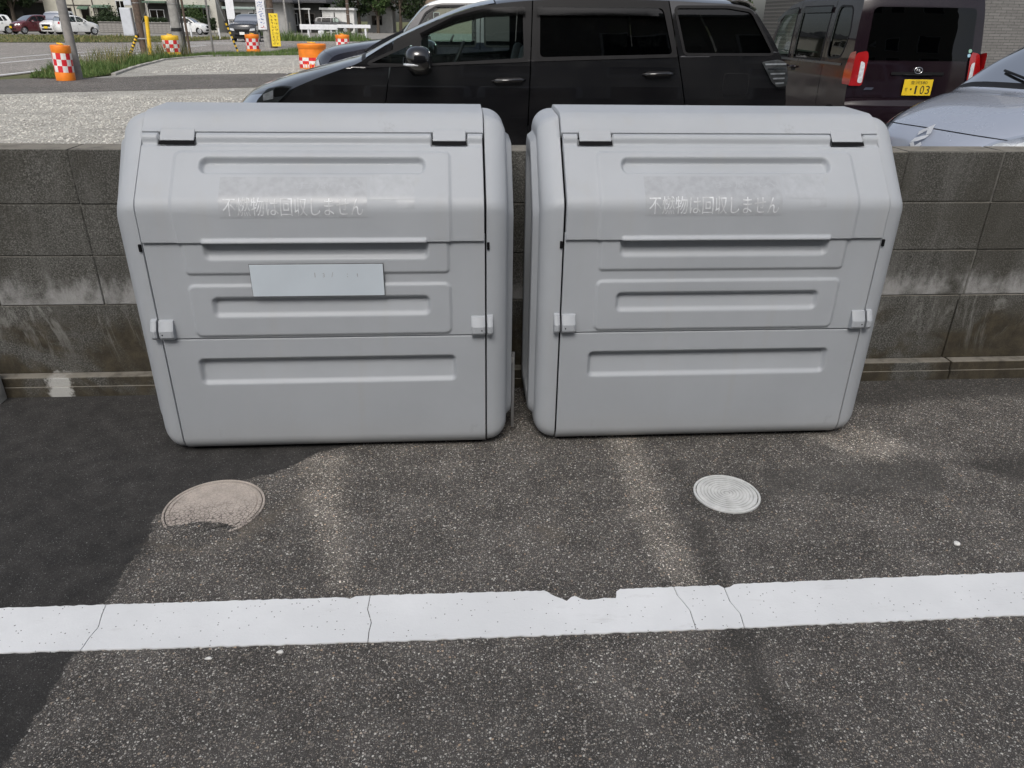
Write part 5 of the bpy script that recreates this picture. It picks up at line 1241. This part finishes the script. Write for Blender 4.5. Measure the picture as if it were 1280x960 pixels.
MB().box((-39.6-cx, Yf-.05, 2.4), (-37.2-cx, Yf-.001, 2.5)).build('eave_trim', MATS['frame_dark'], t)
# cream house with long eaves
t, cx, cy = house('house', 'cream house with long green eaves behind the concrete pole', -31.7, -24.3, 88.5, 97, 5.6, 'wall_cream', 'roof_tile'); Yf = 88.5-cy
MB().box((-31.6-cx, Yf-1.2, 2.78), (-29.2-cx, Yf-.001, 2.95)).build('eave', MATS['awning_green'], t); MB().box((-31.5-cx, Yf-.03, .3), (-29.3-cx, Yf-.002, 2.7)).build('porch_shade', MATS['porch_dark'], t)  # flat dark sheet paints the shade of the porch under the eave
window(t, -31.3-cx, -29.9-cx, 1.0, 2.1, Yf-.04, 'frame_pale', 1); awning(t, -28.5-cx, -25.0-cx, Yf, 2.45, .9); window(t, -28.2-cx, -27.3-cx, 1.0, 2.25, Yf, 'frame_pale', 0); window(t, -27.0-cx, -25.8-cx, 1.0, 2.25, Yf, 'frame_dark', 1, False); window(t, -25.7-cx, -25.1-cx, 1.0, 2.25, Yf, 'frame_pale', 0)
# small house with a car port
t, cx, cy = house('house', 'grey-roofed cottage behind the car port', -23.9, -17.4, 91, 98, 3.1, 'wall_grey', 'roof_tile', 1.9, 1.0); Yf = 91-cy
window(t, -21.5-cx, -20.2-cx, 1.0, 2.0, Yf, 'frame_pale', 1); MB().box((-23.2-cx, Yf-.04, 0), (-22.4-cx, Yf-.002, 2.0)).build('door', MATS['porch_dark'], t)
t = thing('car_port', 'car port with a pale green canopy behind the oncoming car', 'car port', (-21, 86.5, 0)); MB().box((-1.7, -1.8, 2.25), (1.7, 1.8, 2.5), .05).build('canopy', MATS['canopy'], t)
for x in (-1.5, 1.5):
    for y in (-1.6, 1.6): MB().box((x-.05, y-.05, 0), (x+.05, y+.05, 2.25)).build('post', MATS['frame_dark'], t)
# dark-roofed house with a porch
t, cx, cy = house('house', 'dark-roofed wooden house with a pale fascia and deep porch', -18.6, -14.4, 96, 103, 3.2, 'porch_dark', 'roof_tile', 2.0, .9); Yf = 96-cy
MB().box((-18.7-cx, Yf-1.1, 2.42), (-15.4-cx, Yf-.95, 2.58)).build('fascia', MATS['frame_pale'], t); window(t, -18.0-cx, -17.2-cx, .8, 2.0, Yf, 'frame_pale', 0); window(t, -16.3-cx, -15.2-cx, .8, 2.0, Yf, 'frame_dark', 1)
for x in (-18.4, -15.6): MB().box((x-cx-.06, Yf-1.06, 0), (x-cx+.06, Yf-.94, 2.42)).build('porch_post', MATS['frame_pale'], t)
# shed, far block, left house, tiled building
t = thing('shed', 'pale flat-roofed shed with two doors above the guard rail', 'shed', (-12.4, 96, 0)); MB().box((-1.85, 0, 0), (1.85, 3, 2.45)).build('wall', MATS['wall_white'], t); MB().box((-2.1, -.3, 2.452), (2.0, 3.2, 2.68)).build('roof', MATS['frame_pale'], t)
for a, b in ((-1.6, -.5), (-.35, 1.5)): MB().box((a, -.03, .05), (b, -.002, 2.2)).build('door', MATS['wall_white'], t)
MB().box((-.48, -.02, .05), (-.37, -.003, 2.2)).build('door_gap', MATS['guard_black'], t)
t, cx, cy = house('house', 'low grey-green outbuilding right of the far pole', -9.8, -6.6, 104, 110, 2.9, 'wall_grey', 'roof_brown', .8, .3); window(t, -9.2-cx, -8-cx, .9, 1.9, 104-cy, 'frame_dark', 1)
t, cx, cy = house('house', 'brown walled building above the white car roof', -3.6, 4, 104, 112, 5.5, 'wall_brown', 'roof_brown', 1.5, .5); window(t, -2-cx, -.6-cx, 1.2, 2.4, 104-cy)
t, cx, cy = house('house', 'brown-roofed house at the far left edge behind the dark tree', -58, -45.8, 91, 99, 2.75, 'porch_dark', 'roof_brown', 2.2, .9); window(t, -49-cx, -47.5-cx, .9, 2.0, 91-cy, 'frame_dark', 1)
# retaining wall of blocks
rw = thing('retaining_wall', 'grey block retaining wall behind the white cars', 'wall', (-29, 80, 0)); simple('far_block', (.24, .23, .215), .95, vary=.25, scale=3, bump=.4)
MB().box((-4.4, .02, -.05), (4.6, .22, .9)).build('core', MATS['mortar'], rw)
bw = MB().box((-.195, -.01, -.095), (.195, .02, .095), .006)
first = None
for c_ in range(4):
    for k in range(22):
        if first is None: first = bw.build('block', MATS['far_block'], rw); o = first
        else: o = link(bpy.data.objects.new('block', first.data), rw)
        o.location = (-4.2+k*.4, .0, .12+c_*.2)
MB().box((-4.45, -.03, .902), (4.65, .26, .97), .01).build('coping', MATS['far_block'], rw)
# tiled building on the right
def tile_mat():
    s = NT('tile_wall'); P = s.pos(); b = s.n('ShaderNodeTexBrick'); s.l(s.mapping(P, (1, 1, 1), (R_(90), 0, 0)), b.inputs['Vector']); b.inputs['Scale'].default_value = 1.0; b.inputs['Brick Width'].default_value = .20; b.inputs['Row Height'].default_value = .045; b.inputs['Mortar Size'].default_value = .006
    b.inputs['Color1'].default_value = (.13, .127, .122, 1); b.inputs['Color2'].default_value = (.18, .176, .17, 1); b.inputs['Mortar'].default_value = (.07, .07, .068, 1)
    s.set(base=s.mix(s.mr(s.noise(P, 30, 4), .3, .7, 0, .35), b.outputs['Color'], (.22, .215, .205)), rough=.8); s.bump(b.outputs['Fac'], -.6, .01); return s.m
tile_mat()
t = thing('building', 'grey brick-tiled building at the right edge behind the van', 'building', (14.8, 15, 0)); MB().box((-4.6, -4.6, -.05), (5, 5, 6)).build('wall', MATS['tile_wall'], t); MB().box((-4.75, -4.75, 6.002), (5.15, 5.15, 6.3)).build('parapet', MATS['wall_grey'], t)
window(t, -1, 1, 1.0, 2.2, -4.6); window(t, -1, 1, 4.0, 5.2, -4.6); window(t, -3.6, -2.4, 4.0, 5.2, -4.6)

# ================================================================== TREES AND HEDGES
simple('bark', (.07, .055, .042), .95, vary=.3, scale=12, bump=.6)
def leaves(n, fn, size, mat, name, parent):
    m = MB()
    for _ in range(n):
        p = fn(); a = Vector((random.gauss(0, 1), random.gauss(0, 1), random.gauss(0, 1))).normalized(); b = a.orthogonal().normalized(); b.rotate(Matrix.Rotation(random.uniform(0, 6.28), 3, a)); c_ = a.cross(b); s_ = size*random.uniform(.5, 1.3)
        m.add([p-b*s_*.5, p+c_*s_*.28, p+b*s_*.6, p-c_*s_*.28], [(0, 1, 2, 3)])
    return m.build(name, mat, parent)
def tree(x, y, h, rx, rz, zc, mat, label, n=3000, size=.32):
    t = thing('tree', label, 'tree', (x, y, 0)); m = MB(); m.tube([(0, 0, -.1), (.05, 0, h*.3), (-.05, .05, h*.6), (0, 0, h*.85)], [.22, .17, .11, .04], 10)
    cl = []
    for k in range(22):
        d = Vector((random.gauss(0, 1), random.gauss(0, 1), random.gauss(0, 1))).normalized()*random.uniform(.45, .95); c_ = Vector((d.x*rx, d.y*rx, zc+d.z*rz)); cl.append((c_, random.uniform(.22, .45)*rx))
        if k < 12: m.tube([(0, 0, h*(.25+.04*k)), c_*.5+Vector((0, 0, h*.2)), c_], [.07, .045, .015], 6)
    m.build('trunk', MATS['bark'], t, True, 60)
    def fn():
        c_, r = random.choice(cl); d = Vector((random.gauss(0, 1), random.gauss(0, 1), random.gauss(0, 1))).normalized()*r*random.random()**.4; return c_+Vector((d.x, d.y, d.z*.8))
    leaves(n, fn, size, mat, 'crown', t); return t
tree(-44.6, 86.5, 7, 2.7, 2.9, 3.6, MATS['leaf_dark'], 'dense dark evergreen tree behind the maroon car', 6000, .34)
tree(-48.5, 88.0, 6, 2.4, 2.4, 3.0, MATS['leaf_dark'], 'dark tree at the far left edge before the brown roof', 3500, .34)
tree(-10.6, 101.5, 8, 3.2, 3.2, 4.6, MATS['leaf_dark'], 'dark leafy tree behind the pale shed', 4500, .36)
tree(-5.5, 102.5, 8, 3.4, 3.0, 4.4, MATS['leaf_dark'], 'dark tree behind the white roofed car', 4500, .36)
tree(-8.1, 99.5, 5, 1.7, 1.5, 3.6, MATS['leaf_mid'], 'lighter green tree above the two-tone car', 2500, .3)
tree(-14.2, 99.8, 4.5, 1.2, 1.4, 2.2, MATS['leaf_mid'], 'small garden tree left of the pale shed', 1800, .26)
tree(7.2, 19.0, 6, 2.3, 2.0, 3.0, MATS['leaf_dark'], 'dark tree between the wagon roof and the van', 5000, .2)
def hedge(x0, x1, y0, y1, z0, z1, label, mat='leaf_dark', n=2200):
    t = thing('hedge', label, 'hedge', ((x0+x1)/2, (y0+y1)/2, 0)); w_, d_ = (x1-x0)/2, (y1-y0)/2
    def fn(): return Vector((random.uniform(-w_, w_), random.uniform(-d_, d_), random.uniform(z0, z1+.08*math.sin(random.uniform(0, 9)))))
    leaves(n, fn, .2, MATS[mat], 'foliage', t); m = MB()
    for k in range(6): xx = -w_+2*w_*(k+.5)/6; m.tube([(xx, 0, -.05), (xx, 0, z1*.7)], .03, 6)
    m.build('stems', MATS['bark'], t)
hedge(-36.4, -33.2, 84.4, 85.2, .3, 1.35, 'clipped hedge before the beige house'); hedge(-31.4, -28.3, 84.0, 84.8, .3, 1.32, 'clipped hedge between the brown and concrete poles'); hedge(-25.6, -23.2, 83, 84, .3, 1.35, 'clipped hedge right of the small white hatchback')
t = thing('shrub', 'round dark shrub under the green awning', 'shrub', (-34.9, 86.2, 0)); leaves(1500, lambda: Vector((random.gauss(0, .55), random.gauss(0, .4), max(.2, random.gauss(1.35, .4)))), .2, MATS['leaf_dark'], 'foliage', t); MB().tube([(0, 0, -.05), (0, 0, 1.2)], .05, 6).build('stem', MATS['bark'], t)
t = thing('shrub', 'reddish green shrub under the eaves of the cream house', 'shrub', (-26.4, 87.3, 0)); leaves(1500, lambda: Vector((random.gauss(0, .5), random.gauss(0, .3), max(.2, random.gauss(1.5, .45)))), .18, MATS['leaf_mid'], 'foliage', t); MB().tube([(0, 0, -.05), (0, 0, 1.2)], .05, 6).build('stem', MATS['bark'], t)
# apartment block added out of view to darken car reflections and shade the bin fronts
simple('wall_render', (.27, .26, .24), .9, vary=.1, scale=2, bump=.2)
t = thing('building', 'added apartment block out of view behind the camera, darkening car reflections and bin fronts', 'building', (6, -14, 0)); MB().box((-12.5, -4, -.05), (14, 4, 8.4)).build('wall', MATS['wall_render'], t); MB().box((-12.8, -4.3, 8.402), (14.3, 4.3, 8.7)).build('parapet', MATS['wall_grey'], t)
for k in range(7):
    for zz0 in (.9, 3.6, 6.3):
        x0 = -11.6+k*3.6; w_ = MB(); w_.box((x0-.06, 4.0, zz0-.06), (x0+1.76, 4.06, zz0+1.36)); f = w_.build('window', MATS['frame_pale'], t); MB().box((x0, 4.062, zz0), (x0+1.7, 4.07, zz0+1.3)).build('pane', MATS['glass_tint'], f)
